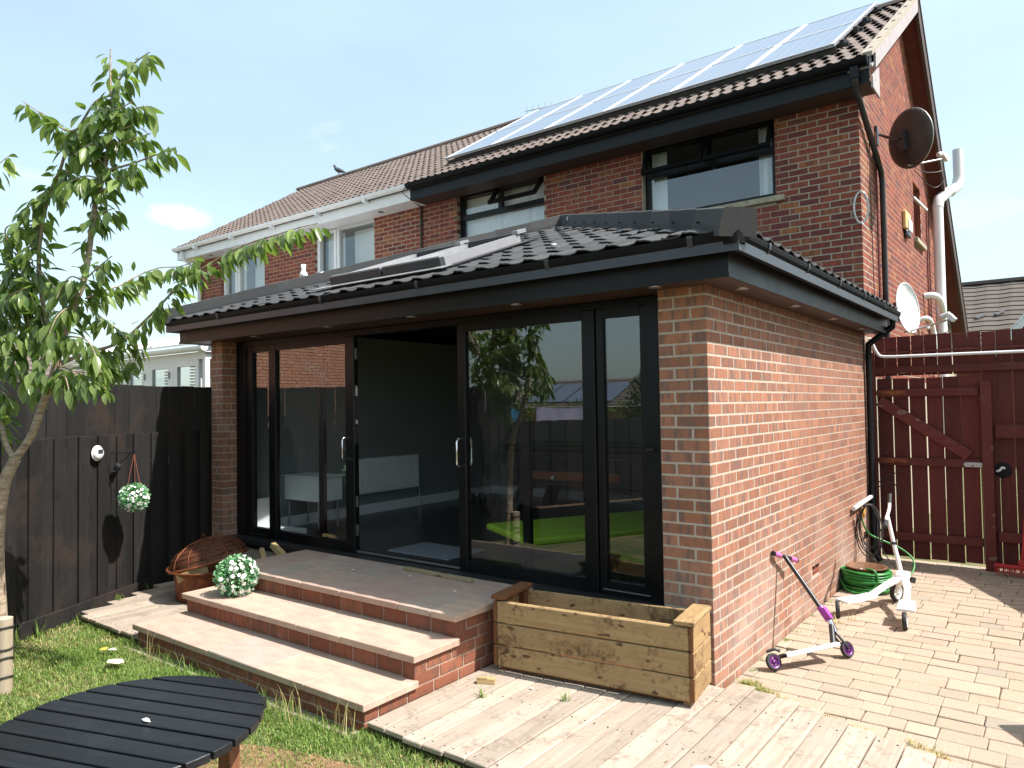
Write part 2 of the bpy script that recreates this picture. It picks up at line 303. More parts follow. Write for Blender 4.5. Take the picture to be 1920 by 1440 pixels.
# ---------------------------------------------------------------- mesh helpers
class MB:
    def __init__(s): s.v, s.f, s.sm = [], [], []
    def add(s, vs, fs, M4=None, smooth=False):
        o = len(s.v)
        s.v += [tuple(M4 @ Vector(p)) for p in vs] if M4 is not None else [tuple(p) for p in vs]
        s.f += [tuple(i+o for i in f) for f in fs]; s.sm += [smooth]*len(fs); return s
    def box(s, x0, x1, y0, y1, z0, z1, M4=None):
        return s.add([(x0,y0,z0),(x1,y0,z0),(x1,y1,z0),(x0,y1,z0),(x0,y0,z1),(x1,y0,z1),(x1,y1,z1),(x0,y1,z1)],
              [(0,3,2,1),(4,5,6,7),(0,1,5,4),(1,2,6,5),(2,3,7,6),(3,0,4,7)], M4)
    def cbox(s, x0, x1, y0, y1, z0, z1, c=.003, M4=None, jit=0, rnd=None):
        """box with chamfered edges (44 triangles)"""
        vs = []; idx = {}
        for ix, X in enumerate((x0, x1)):
            for iy, Y in enumerate((y0, y1)):
                for iz, Z in enumerate((z0, z1)):
                    sx, sy, sz = (c if ix == 0 else -c), (c if iy == 0 else -c), (c if iz == 0 else -c)
                    for ax, p in enumerate(((X, Y+sy, Z+sz), (X+sx, Y, Z+sz), (X+sx, Y+sy, Z))):
                        if jit: p = tuple(q+rnd.uniform(-jit, jit) for q in p)
                        idx[ix, iy, iz, ax] = len(vs); vs.append(p)
        I = lambda a, b, d, ax: idx[a, b, d, ax]
        fs = [(I(0,0,0,0),I(0,0,1,0),I(0,1,1,0),I(0,1,0,0)), (I(1,0,0,0),I(1,1,0,0),I(1,1,1,0),I(1,0,1,0)),
              (I(0,0,0,1),I(1,0,0,1),I(1,0,1,1),I(0,0,1,1)), (I(0,1,0,1),I(0,1,1,1),I(1,1,1,1),I(1,1,0,1)),
              (I(0,0,0,2),I(0,1,0,2),I(1,1,0,2),I(1,0,0,2)), (I(0,0,1,2),I(1,0,1,2),I(1,1,1,2),I(0,1,1,2))]
        for a in (0, 1):
            for d in (0, 1):
                fs += [(I(0,a,d,1),I(1,a,d,1),I(1,a,d,2),I(0,a,d,2)), (I(a,0,d,0),I(a,1,d,0),I(a,1,d,2),I(a,0,d,2)), (I(a,d,0,0),I(a,d,1,0),I(a,d,1,1),I(a,d,0,1))]
        for a in (0, 1):
            for b_ in (0, 1):
                for d in (0, 1): fs.append((I(a,b_,d,0), I(a,b_,d,1), I(a,b_,d,2)))
        return s.add(vs, fs, M4)
    def bar(s, p, q, w, h, upv=(0, 0, 1), c=0):
        """box along p -> q, w wide (sideways), h high (along upv)"""
        p, q = Vector(p), Vector(q); x = (q-p); L = x.length; x.normalize(); u = Vector(upv); y = u.cross(x)
        if y.length < 1e-4: y = Vector((0, 1, 0)).cross(x)
        y.normalize(); z = x.cross(y)
        m = Matrix(((x.x,y.x,z.x,p.x),(x.y,y.y,z.y,p.y),(x.z,y.z,z.z,p.z),(0,0,0,1)))
        return s.cbox(0, L, -w/2, w/2, -h/2, h/2, c, m) if c else s.box(0, L, -w/2, w/2, -h/2, h/2, m)
    def tube(s, pts, r, n=8, caps=True, closed=False):
        pts = [Vector(p) for p in pts]; k = len(pts); rs = r if isinstance(r, (list, tuple)) else [r]*k
        ring = []; t0 = None
        for i in range(k):
            a, b = (pts[i-1] if i or closed else pts[i]), (pts[(i+1) % k] if i < k-1 or closed else pts[i])
            t = (b-a).normalized()
            if t0 is None:
                u = t.orthogonal().normalized()
            else:
                u = u - t*u.dot(t); u = u.normalized() if u.length > 1e-6 else t.orthogonal().normalized()
            t0 = t; w = t.cross(u)
            ring.append([pts[i]+(u*math.cos(2*math.pi*j/n)+w*math.sin(2*math.pi*j/n))*rs[i] for j in range(n)])
        vs = [p for rg in ring for p in rg]; fs = []
        for i in range(k if closed else k-1):
            i2 = (i+1) % k
            for j in range(n): fs.append((i*n+j, i*n+(j+1) % n, i2*n+(j+1) % n, i2*n+j))
        s.add(vs, fs, None, True)
        if caps and not closed: s.add(vs, [tuple(reversed(range(n))), tuple(range((k-1)*n, k*n))])
        return s
    def lathe(s, prof, n=20, M4=None, smooth=True, arc=1.0):
        vs = []; fs = []; m = n+1 if arc < 1 else n
        for (r, z) in prof: vs += [(r*math.cos(2*math.pi*arc*j/n), r*math.sin(2*math.pi*arc*j/n), z) for j in range(m)]
        for i in range(len(prof)-1):
            for j in range(n): fs.append((i*m+j, i*m+(j+1) % m if arc == 1 else i*m+j+1, (i+1)*m+((j+1) % m if arc == 1 else j+1), (i+1)*m+j))
        return s.add(vs, fs, M4, smooth)
    def prism(s, poly, z0, z1, M4=None):
        k = len(poly); vs = [(x, y, z0) for x, y in poly]+[(x, y, z1) for x, y in poly]
        return s.add(vs, [tuple(reversed(range(k))), tuple(range(k, 2*k))]+[(i, (i+1) % k, k+(i+1) % k, k+i) for i in range(k)], M4)
    def mesh(s, name, mat):
        me = bpy.data.meshes.new(name); me.from_pydata(s.v, [], s.f)
        if any(s.sm): me.polygons.foreach_set('use_smooth', s.sm)
        me.materials.append(M[mat] if isinstance(mat, str) else mat); me.update(); return me
    def obj(s, name, mat, parent=None, **kw): return place(name, s.mesh(name, mat), parent, **kw)
def place(name, me, parent=None, mw=None, **kw):
    o = bpy.data.objects.new(name, me); COL.objects.link(o)
    if parent: o.parent = parent
    if mw is not None: o.matrix_basis = mw
    for k, v in kw.items(): o[k] = v
    return o
def thing(name, label, cat, loc=(0, 0, 0), rz=0, group=None):
    o = bpy.data.objects.new(name, None); COL.objects.link(o); o.location = loc; o.rotation_euler = (0, 0, rz); o.empty_display_size = .1
    o['label'] = label; o['category'] = cat
    if group: o['group'] = group
    return o
def T(x, y, z): return Matrix.Translation((x, y, z))
def RZ(a): return Matrix.Rotation(a, 4, 'Z')
def RX(a): return Matrix.Rotation(a, 4, 'X')
def RY(a): return Matrix.Rotation(a, 4, 'Y')
def frame(o, x, y, z):
    x, y, z = Vector(x), Vector(y), Vector(z)
    return Matrix(((x.x,y.x,z.x,o[0]),(x.y,y.y,z.y,o[1]),(x.z,y.z,z.z,o[2]),(0,0,0,1)))
def curve(pts, n=6):
    """Catmull-Rom through the points"""
    P = [Vector(p) for p in pts]; P = [P[0]*2-P[1]]+P+[P[-1]*2-P[-2]]; out = []
    for i in range(1, len(P)-2):
        for k in range(n):
            t = k/n; a, b, c, d = P[i-1], P[i], P[i+1], P[i+2]
            out.append(.5*((2*b)+(c-a)*t+(2*a-5*b+4*c-d)*t*t+(3*b-a-3*c+d)*t**3))
    out.append(P[-2]); return out
def visible(p):
    d = Vector(p)-CAM; z = d.dot(fw)
    if z < .2: return 0
    x, y = d.dot(rt)/z*FPX, d.dot(up)/z*FPX
    return (1/z) if abs(x) < 985 and abs(y) < 745 else 0

# bricks: every brick is its own chamfered block standing 4 mm proud of the mortar
BH, BD, JT = .065, .1025, .010
_bm = {}
def brickmesh(L, var, mat, depth=BD):
    key = (round(L, 3), var, mat, depth)
    if key not in _bm:
        rnd = random.Random(hash(key[:2])+var)
        _bm[key] = MB().cbox(0, L, 0, depth, -BH/2, BH/2, .0035, None, .0011, rnd).mesh('brick', mat)
    return _bm[key]
def cut(iv, holes):
    for (a, b) in holes:
        new = []
        for (p, q) in iv:
            if b <= p or a >= q: new.append((p, q)); continue
            if a-p > .03: new.append((p, a))
            if q-b > .03: new.append((b, q))
        iv = new
    return iv
def brick_course(o, e, n, zc, s0, s1, phase, holes, out):
    """one course along e from o; bricks face -n; phase = length of the first brick"""
    s, first = s0, True
    while s < s1-.02:
        L = phase if first else .215; first = False
        for (a, b) in cut([(s, min(s+L, s1))], [(h[0], h[1]) for h in holes if h[2] < zc < h[3]]):
            L2 = b-a
            for st in (.215, .1025):
                if abs(L2-st) < .012: L2 = st
            out.append((frame((o[0]+e[0]*a, o[1]+e[1]*a, zc), e, n, (0, 0, 1)), round(L2, 2) if L2 not in (.215, .1025) else L2, (o[0]+e[0]*(a+b)/2, o[1]+e[1]*(a+b)/2, zc)))
        s += L+JT
def lay_bricks(parent, out, mat, limit=300):
    rnd = random.Random(3)
    out = sorted(out, key=lambda q: -visible(q[2]))
    for (m, L, c) in out[:limit]: place('brick', brickmesh(L, rnd.randrange(4), mat), parent, m)
    if out[limit:]:
        mb = MB()
        for (m, L, c) in out[limit:]:
            mb.box(0, L, 0, BD, -BH/2, BH/2, m)
        mb.obj('brick_courses', mat, parent, kind='stuff')

# ---------------------------------------------------------------- setting: ground, patio, decking, lawn
g = MB(); g.add([(-120, -120, -.03), (120, -120, -.03), (120, 160, -.03), (-120, 160, -.03)], [(0, 1, 2, 3)]); g.obj('ground', 'lawn', kind='structure')

patio = thing('patio', '', ''); del patio['label'], patio['category']; patio['kind'] = 'structure'
g = MB(); g.add([(-.02, -4.6, -.018), (4.5, -4.6, -.018), (4.5, 4.9, -.018), (-.02, 4.9, -.018)], [(0, 1, 2, 3)]); g.obj('bedding_sand', 'joint', patio)
rnd = random.Random(11); pav = []; y = -.62; row = 0
def deck_back(x): return .15-.333*(x-.02)
while y < 4.78:
    h = rnd.choice((.145, .15, .165, .195)); x = .012+rnd.uniform(-.1, 0)
    while x < 3.1:
        w = rnd.choice((.145, .165, .21, .22, .27)); a, b = max(x, .012), x+w
        if b-a > .05 and y+h > deck_back((a+b)/2)-.02: pav.append((a, b, y, y+h))
        x += w+.0055
    y += h+.0055
def pav_mesh(w, h, v):
    rr = random.Random(v); return MB().cbox(-w/2, w/2, -h/2, h/2, -.05, 0, .0045, None, .0018, rr).mesh('paver', 'paver')
_pm = {}; pav.sort(key=lambda q: -visible(((q[0]+q[1])/2, (q[2]+q[3])/2, 0))); far = MB()
for i, (a, b, c, d) in enumerate(pav):
    dz, rz = rnd.uniform(-.003, .002), rnd.uniform(-.008, .008)
    mw = T((a+b)/2, (c+d)/2, dz) @ RZ(rz) @ RX(rnd.uniform(-.006, .006)) @ RY(rnd.uniform(-.006, .006))
    if i < 300:
        k = (round(b-a, 2), round(d-c, 3), rnd.randrange(3))
        if k not in _pm: _pm[k] = pav_mesh(k[0], k[1], k[2])
        place('paver', _pm[k], patio, mw)
    else: far.cbox(-(b-a)/2, (b-a)/2, -(d-c)/2, (d-c)/2, -.05, 0, .006, mw)
far.obj('paver_rows', 'paver', patio, kind='stuff')

def decking(planks, z, joists):
    d = thing('decking', '', ''); del d['label'], d['category']; d['kind'] = 'structure'
    rr = random.Random(5)
    for (xa, xb, ya, yb) in planks:
        L = yb-ya; w = xb-xa
        mb = MB().cbox(-w/2, w/2, 0, L, -.028, 0, .004, None, .0016, rr)
        mb.obj('plank', 'deck_wood', d, mw=T((xa+xb)/2, ya, z+rr.uniform(-.002, .002)) @ RY(rr.uniform(-.012, .012)))
    sc_m = MB()
    for (xa, xb, ya, yb) in planks:
        for yy in (-1.535, -.875, -.225):
            if ya+.02 < yy < yb-.02:
                for xx in (xa+.025, xb-.025): sc_m.prism([(xx+.0045*math.cos(a_), yy+.0045*math.sin(a_)) for a_ in (0, 1.05, 2.1, 3.14, 4.19, 5.24)], z, z+.0028)
    sc_m.obj('screw_heads', 'dark_metal', d, kind='stuff')
    for q in joists: MB().box(*q).obj('joist', 'dark_wood', d)
    return d
pl = []; x = -1.345; rr = random.Random(2)
while x < 2.3:
    xm = x+.068; yb = .15-.333*(xm-.05)+rr.uniform(-.012, .012) if xm > .0 else -.012
    ya = -1.585+rr.uniform(-.008, .008) if xm < 1.0 else -4.4
    pl.append((x, x+.134, ya, yb)); x += .1415
decking(pl, .05, [(-1.33, .9, -1.56, -1.51, -.03, .02), (-1.33, 1.2, -.9, -.85, -.03, .02), (-1.33, -.02, -.25, -.2, -.03, .02)])
pl = []; x = -5.64
while x < -4.0:
    fy = -.317-1.963*(x+5.717)+.06   # the fence line cuts the planks
    if fy < -.06: pl.append((x, x+.1365, max(-1.58+rr.uniform(-.01, .01), fy), -.012))
    x += .1415
decking(pl, .05, [(-5.0, -4.02, -1.56, -1.51, -.03, .02)])

# ---------------------------------------------------------------- the extension
XL, DY = -5.6, .16            # left end of the extension, recess of the doors
DH = 4.52                     # rear wall of the houses
ext = thing('house_extension', 'red brick garden extension with black glazed doors and dark hipped roof', 'extension')
Z0 = 2.439
bm = MB()
bm.box(-.3, -.0015, .31, DH-.006, -.1, 2.49); bm.box(-.325, -.0015, .0015, .31, -.1, 2.49)
bm.box(XL+.005, -5.389, .0015, .31, -.1, 2.49); bm.box(XL+.005, XL+.3, .31, DH-.006, -.1, 2.49)
bm.box(-5.385, -.326, .02, .31, -.1, .36)
bm.obj('wall', 'mortar', ext)
out = []
E1, N1 = (-1, 0, 0), (0, 1, 0)            # front faces -Y: along -X, bricks go back along +Y
for k in range(-1, 33):
    zc = Z0-.075*(k+.5)
    if zc < 0: break
    st = k % 2 == 0
    # right pier front, from the corner leftwards (frame needs a right-handed e, n, z: mirror along +X instead)
    if st: out += [(frame((-.215, 0, zc), (1,0,0), N1, (0,0,1)), .215, (-.1, 0, zc)), (frame((-.3275, 0, zc), (1,0,0), N1, (0,0,1)), .1025, (-.27, 0, zc))]
    else: out += [(frame((-.3275, 0, zc), (1,0,0), N1, (0,0,1)), .215, (-.22, 0, zc))]
    # left pier
    if st: out.append((frame((XL, 0, zc), (1,0,0), N1, (0,0,1)), .215, (XL+.1, 0, zc)))
    else: out.append((frame((XL, 0, zc), (1,0,0), N1, (0,0,1)), .1025, (XL+.05, 0, zc)))
    if st: out.append((frame((-5.385, .1125, zc), (0,1,0), (-1,0,0), (0,0,1)), .1025, (-5.38, .2, zc)))
    else: out.append((frame((-5.385, 0, zc), (0,1,0), (-1,0,0), (0,0,1)), .215, (-5.38, .1, zc)))
    # side wall, bricks lie along +Y and go in along -X
    if st: brick_course((0, .1125), (0,1,0), (-1,0,0), zc, 0, DH-.1125-.01, .215, [(2.05, 2.265, .29, .37)] if .29 < zc < .37 else [], out)
    else: brick_course((0, 0), (0,1,0), (-1,0,0), zc, 0, DH-.01, .215, [], out)
lay_bricks(ext, out, 'brick')
# air bricks
for yy in (2.16, 4.13):
    mb = MB(); mb.box(-.09, -.0, yy, yy+.215, .289, .364)
    mb.obj('air_brick', 'terracotta', ext)
    mb = MB()
    for i in range(5):
        for j in range(2): mb.box(-.01, .0015, yy+.018+i*.038, yy+.038+i*.038, .299+j*.032, .319+j*.032)
    mb.obj('air_brick_hole_shade', 'hole_shade', ext)  # black blocks on the brick face stand for shade in the holes
# inner lining of the room
rm = MB()
rm.box(-5.30, -5.292, .32, 4.4, .44, 2.66); rm.box(-.312, -.304, .32, 4.4, .44, 2.66); rm.prism([(-5.3, .44), (-.304, .44), (-.304, 2.6), (-2.76, 3.55), (-5.3, 2.6)], 0, .01, frame((0, 4.41, 0), (1,0,0), (0,0,1), (0,-1,0)))
rm.obj('room_wall', 'room_wall', ext)
rm = MB(); rm.box(-5.38, -.33, .02, 4.5, .362, .44); rm.obj('room_floor', 'room_floor', ext)
rm = MB(); rm.box(-5.29, -5.27, .36, 4.4, .44, .56); rm.box(-5.29, -.32, 4.38, 4.399, .44, .56)
rm.obj('skirting_board', 'room_white', ext)
rm = MB(); rm.box(-5.292, -5.25, .30, .62, .44, .80); rm.box(-5.25, -4.7, .27, .55, .442, .50); rm.obj('inner_ledge', 'room_white', ext)

# door set: frame and four glazed leaves
ZS, ZT = .405, 2.49
fr = MB()
fr.box(-5.378, -5.20, DY, DY+.09, ZS, ZT); fr.box(-.50, -.33, DY, DY+.09, ZS, ZT)
fr.box(-5.20, -.50, DY, DY+.09, 2.44, ZT); fr.box(-5.20, -.50, DY, DY+.12, ZS, .45)
fr.obj('door_frame', 'black_plastic', ext)
MB().cbox(-5.38, -.33, .0, DY+.02, .365, .405, .006).obj('door_sill', 'black_plastic', ext)
MB().box(-3.45, -2.2, DY+.0, DY+.012, .452, .47).obj('threshold_strip', 'steel', ext)
MB().box(-.86, -.50, DY-.006, DY, .478, .486).obj('glazing_bead', 'steel', ext)
MB().box(-5.12, -4.83, DY-.006, DY, .47, .476).obj('glazing_bead', 'dark_metal', ext)
def leaf(name, x0, x1, yy, wl, wr, zb=.45, zt=2.44, bot=.085, top=.065, th=.06):
    f = MB(); f.cbox(x0, x0+wl, yy, yy+th, zb, zt, .006); f.cbox(x1-wr, x1, yy, yy+th, zb, zt, .006)
    f.box(x0+wl, x1-wr, yy+.004, yy+th, zb, zb+bot); f.box(x0+wl, x1-wr, yy+.004, yy+th, zt-top, zt)
    d = f.obj(name, 'black_plastic', ext)
    MB().box(x0+wl, x1-wr, yy+.028, yy+.034, zb+bot, zt-top).obj('pane', 'glass', d)
    return d
leaf('side_window', -5.20, -4.75, DY+.01, .10, .06)
d1 = leaf('glazed_door', -4.745, -3.465, DY-.005, .075, .125)
d2 = leaf('glazed_door', -2.195, -.90, DY-.005, .085, .105)
leaf('side_window', -.895, -.50, DY+.01, .055, .05)
# ghost of the parked sliding leaf behind the left door
f = MB(); f.box(-4.10, -4.03, DY+.09, DY+.13, .45, 2.44); f.obj('sliding_stile', 'black_plastic', ext)
f = MB(); f.box(-1.62, -1.55, DY+.09, DY+.13, .45, 2.44); f.obj('sliding_stile', 'black_plastic', ext)
def pull(parent, x, yy, z0, z1, s):
    m = MB(); y = yy
    m.tube([(x, y, z1), (x, y-.045*s, z1+.006), (x, y-.06*s, z1-.02), (x, y-.06*s, z0+.02), (x, y-.045*s, z0-.006), (x, y, z0)], .0085, 8)
    m.obj('handle', 'chrome', parent)
pull(d1, -3.56, DY-.005, 1.30, 1.49, 1); pull(d1, -3.56, DY+.055, 1.30, 1.49, -1)
pull(d2, -2.155, DY-.005, 1.29, 1.50, 1); pull(d2, -2.155, DY+.055, 1.29, 1.50, -1)
for zz in (.60, .86, 1.62, 1.88, 2.22):
    MB().box(-3.463, -3.452, DY+.01, DY+.03, zz, zz+(.10 if zz != 1.62 else .04)).obj('hinge', 'steel', ext)
MB().box(-.50, -.44, DY-.03, DY-.0, 1.455, 1.465).obj('door_stay', 'black_satin', ext)

# soffit, fascia, gutter
OV = .23; ZF = 2.497
sf = MB()
sf.box(XL-OV+.02, OV-.02, -OV+.02, DY+.095, ZF, ZF+.012); sf.box(-.0, OV-.02, DY+.095, DH-.03, ZF, ZF+.012); sf.box(XL-OV+.02, XL, DY+.095, DH-.03, ZF, ZF+.012)
sf.obj('soffit', 'brown_plastic', ext)
fa = MB()
fa.box(XL-OV, OV, -OV, -OV+.018, ZF-.006, 2.70); fa.box(OV-.018, OV, -OV+.0185, DH-.03, ZF-.006, 2.70); fa.box(XL-OV, XL-OV+.018, -OV+.0185, DH-.03, ZF-.006, 2.70)
fa.box(XL-OV-.006, OV+.006, -OV-.006, -OV-.0005, ZF-.010, ZF+.016); fa.box(OV+.0005, OV+.006, -OV, DH-.03, ZF-.010, ZF+.016)
fa.obj('fascia', 'black_plastic', ext)
MB().box(-5.72, -5.70, -OV-.0012, -OV-.0002, ZF+.017, 2.6).obj('fascia_joint', 'dark_metal', ext)
def gutter(p, q, mat, parent, name='gutter', r=.056, wall=.004, stop=(True, True)):
    p, q = Vector(p), Vector(q); x = (q-p).normalized(); L = (q-p).length; z = Vector((0, 0, 1)); y = z.cross(x)
    prof = []
    for i in range(9):
        a = math.pi+math.pi*i/8; prof.append((r*math.cos(a), r*math.sin(a)))
    prof = [(-r, .012)]+prof+[(r, .012), (r-wall, .012)]+[((r-wall)*math.cos(2*math.pi-math.pi*i/8), (r-wall)*math.sin(2*math.pi-math.pi*i/8)) for i in range(9)]+[(-r+wall, .012)]
    n = len(prof); vs = [(0, a, b) for a, b in prof]+[(L, a, b) for a, b in prof]
    fs = [(i, (i+1) % n, n+(i+1) % n, n+i) for i in range(n)]
    mb = MB().add(vs, fs, frame(p, x, y, z))
    for e, s_ in zip((0, L), stop):
        if s_: mb.add([(e, 0, 0)]+[(e, a, b) for a, b in prof[:11]]+[(e, r, .012)], [(0, i, i+1) for i in range(1, 11)], frame(p, x, y, z))
    return mb.obj(name, mat, parent)
ZG = 2.712
gutter((XL-OV-.06, -OV-.062, ZG), (OV+.05, -OV-.062, ZG), 'gutter_black', ext)
gutter((OV+.062, -OV-.05, ZG), (OV+.062, DH+.08, ZG), 'gutter_black', ext)
gutter((XL-OV-.062, DH-.05, ZG), (XL-OV-.062, -OV-.05, ZG), 'gutter_black', ext)
def clip(x, y, dx, dy):
    """a union bracket strapped round the gutter"""
    m = MB(); r = .062
    prof = [(r*math.cos(math.pi+math.pi*i/8), r*math.sin(math.pi+math.pi*i/8)) for i in range(9)]
    prof = [(-r, .016)]+prof+[(r, .016)]
    vs = [(-.018, a, b) for a, b in prof]+[(.018, a, b) for a, b in prof]; n = len(prof)
    m.add(vs, [(i, i+1, n+i+1, n+i) for i in range(n-1)], frame((x, y, ZG), (dx, dy, 0), (-dy, dx, 0), (0, 0, 1)))
    m.obj('gutter_bracket', 'dark_metal', ext)
for xx in (-4.9, -3.3, -2.15, -.95, .05): clip(xx, -OV-.062, 1, 0)
for yy in (.15, 1.0, 1.9, 2.8, 3.7): clip(OV+.062, yy, 0, 1)
MB().lathe([(.064, -.058), (.068, 0), (.068, .016)], 16, T(OV+.052, -OV-.052, ZG)).obj('gutter_corner', 'gutter_black', ext)
# downlights in the soffit
for (xx, yy) in [(-4.653, -.09), (-3.477, -.13), (-2.426, -.13), (-1.386, -.11), (-.281, -.13), (.115, .31), (.12, 1.445), (.12, 2.577), (.115, 3.753)]:
    MB().lathe([(.001, -.004), (.028, -.004), (.040, -.006), (.042, 0)], 16, T(xx, yy, ZF-.0005)).obj('downlight', 'steel', ext)
# rainwater pipe at the far end of the side wall
m = MB(); m.tube([(OV+.062, DH-.1, 2.63), (OV+.06, DH-.1, 2.56), (.05, DH-.11, 2.38), (.045, DH-.11, 2.2), (.045, DH-.11, .12), (.11, DH-.14, .04)], .034, 10); m.obj('downpipe', 'black_plastic', ext)

# hipped roof
SL = .36; EZ = 2.712; EY = -.33; EXR, EXL = .33, XL-.33
AX = (EXR+EXL)/2; RUN = (EXR-EXL)/2; AY = EY+RUN; AZ = EZ+SL*RUN
SKX, SKY0, SKY1 = (-3.58, -2.21), .02, 1.16
def zr(y): return EZ+SL*(y-EY)
def roofpoly(pts, th=.10):
    n = len(pts); vs = [(x, y, z) for x, y, z in pts]+[(x, y, z-th) for x, y, z in pts]
    return vs, [tuple(range(n)), tuple(reversed(range(n, 2*n)))]+[(i, n+i, n+(i+1) % n, (i+1) % n) for i in range(n)]
def F(x, y): return (x, y, zr(y))
def hl(y): return EXL+(y-EY)
def hr(y): return EXR-(y-EY)
rb = MB()
for pts in ([F(EXL, EY), F(EXR, EY), F(hr(SKY0), SKY0), F(hl(SKY0), SKY0)], [F(hl(SKY0), SKY0), F(SKX[0], SKY0), F(SKX[0], SKY1), F(hl(SKY1), SKY1)],
            [F(SKX[1], SKY0), F(hr(SKY0), SKY0), F(hr(SKY1), SKY1), F(SKX[1], SKY1)], [F(hl(SKY1), SKY1), F(hr(SKY1), SKY1), F(AX, AY)],
            [(EXR, EY, EZ), (EXR, DH, EZ), (AX, DH, AZ), (AX, AY, AZ)], [(EXL, DH, EZ), (EXL, EY, EZ), (AX, AY, AZ), (AX, DH, AZ)]):
    rb.add(*roofpoly(pts))
roof = rb.obj('roof', 'dark_metal', ext)
# roof tiles (bold roll), rows lapped one over the other
TW, TG = .42, .305
def tilemesh(mat, w=TW, gl=.34, roll=.038, lip=.018, thick=.014):
    one = [(0, .010), (.12, .002), (.36, 0), (.55, .006), (.66, .022), (.76, roll), (.88, roll*.96)]
    pr = [(a/2, b) for a, b in one]+[(.5+a/2, b) for a, b in one]+[(1.0, .010)]
    vs = []
    for yy, dz in ((0, lip), (gl, 0)):
        vs += [(a*w, yy, b+dz+thick) for a, b in pr]
    k = len(pr); vs += [(a*w, 0, b+lip) for a, b in pr]
    fs = [(i, i+1, k+i+1, k+i) for i in range(k-1)]+[(2*k+i, 2*k+i+1, i+1, i) for i in range(k-1)]
    return MB().add(vs, fs).mesh('roof_tile', mat)
tdark = tilemesh('tile_dark', TW, .34, .017, .016, .008)
ct = math.sqrt(1+SL*SL); up_f = Vector((0, 1/ct, SL/ct)); nf = Vector((0, -SL/ct, 1/ct))
row = 0; rr = random.Random(9); y = EY-.015
tiles = []
while y < AY-.1:
    x = hl(y+.05)-.1+(row % 2)*.0; x = EXL+math.floor((x-EXL)/TW)*TW+.05
    ym = y+.3/ct
    xe = hr(y)-.05
    while x < xe-.06:
        if x+TW > xe: x = xe-TW
        if x+TW*.7 > hl(y+.12) and x+.15 < hr(y+.1) and not (SKX[0]-.2 < x+TW*.5 < SKX[1]+.16 and SKY0-.10 < y+.15 < SKY1+.05): tiles.append(frame((x, y, zr(y)+.004+rr.uniform(-.002, .002)), (1, 0, 0), up_f, nf))
        x += TW
    y += TG/ct; row += 1
for m in tiles: place('roof_tile', tdark, ext, m)
up_r = Vector((-1/ct, 0, SL/ct)); nr = Vector((SL/ct, 0, 1/ct)); row = 0; d = -.015; tr = []
while d < RUN-.1:
    yv = EY+d+.13
    while yv < DH-.2:
        if yv+TW > EY+d+.1: tr.append(frame((EXR-d, yv, EZ+SL*d+.004), (0, 1, 0), up_r, nr))
        yv += TW
    d += TG/ct; row += 1
tr.sort(key=lambda m: m.translation.z)
for m in tr[:300-len(tiles)]: place('roof_tile', tdark, ext, m)
# hip and ridge caps, butted along the hips
def caps(p, q, parent, mat, w=.22, h=.10, L=.42, name='hip_tile', endcap=False):
    p, q = Vector(p), Vector(q); x = (q-p); n = max(1, round(x.length/L)); l = x.length/n; x.normalize(); y = Vector((0, 0, 1)).cross(x).normalized(); z = x.cross(y)
    for i in range(n):
        m = MB(); a = l*i; pr = [(-w/2, -.06), (-w/2, .0), (-w*.44, h*.92), (-w*.36, h), (w*.36, h), (w*.44, h*.92), (w/2, .0), (w/2, -.06)]
        k = len(pr); x0, x1 = a-.004, a+l-.003; dz = .005
        vs = [(x0, b, c+dz) for b, c in pr]+[(x1, b, c) for b, c in pr]
        fs = [(j, j+1, k+j+1, k+j) for j in range(k-1)]+[tuple(range(k)), tuple(reversed(range(k, 2*k)))]
        fs = [tuple(reversed(f)) for f in fs]
        m.add(vs, fs, frame(p, x, y, z)); m.obj(name, mat, parent)
hz = .03
caps((EXR-.0, EY+.0, EZ+hz), (AX+.02, AY-.02, AZ+hz), ext, 'tile_dark')
caps((EXL+.0, EY+.0, EZ+hz), (AX-.02, AY-.02, AZ+hz), ext, 'tile_dark')
caps((AX, AY+.02, AZ+hz), (AX, DH-.02, AZ+hz), ext, 'tile_dark', name='ridge_tile')
# skylights
def skylight(x0, x1):
    s = MB(); h0, h1 = .04, .13
    def q(x, y, h): return Vector((x, y, zr(y)))+nf*h
    def curb(xa, xb, ya, yb, ha, hb, mat, nm, par):
        m = MB(); vs = [q(xa, ya, ha), q(xb, ya, ha), q(xb, yb, ha), q(xa, yb, ha), q(xa, ya, hb), q(xb, ya, hb), q(xb, yb, hb), q(xa, yb, hb)]
        m.add(vs, [(0,3,2,1),(4,5,6,7),(0,1,5,4),(1,2,6,5),(2,3,7,6),(3,0,4,7)]); return m.obj(nm, mat, par)
    w = .055
    sky_ = curb(x0, x1, SKY0, SKY0+w, -.10, h1, 'dark_metal', 'skylight', ext)
    curb(x0, x0+w, SKY0+w, SKY1-w, -.10, h1, 'grey_metal', 'frame', sky_); curb(x1-w, x1, SKY0+w, SKY1-w, -.10, h1, 'grey_metal', 'frame', sky_)
    curb(x0, x1, SKY1-w, SKY1, -.10, h1+.012, 'dark_metal', 'hood', sky_)
    curb(x0+w, x1-w, SKY0+w, SKY1-w, h1-.035, h1-.025, 'glass_roof', 'pane', sky_)
    curb(x0+.004, x1-.004, SKY0+.004, SKY0+.05, h1+.001, h1+.014, 'grey_metal', 'frame', sky_)
    curb(x1-.05, x1+.018, SKY1-.10, SKY1+.03, h1+.002, h1+.035, 'grey_metal', 'bracket', sky_)
    return sky_
xm = (SKX[0]+SKX[1])/2
skylight(SKX[0], xm-.012); skylight(xm+.012, SKX[1])
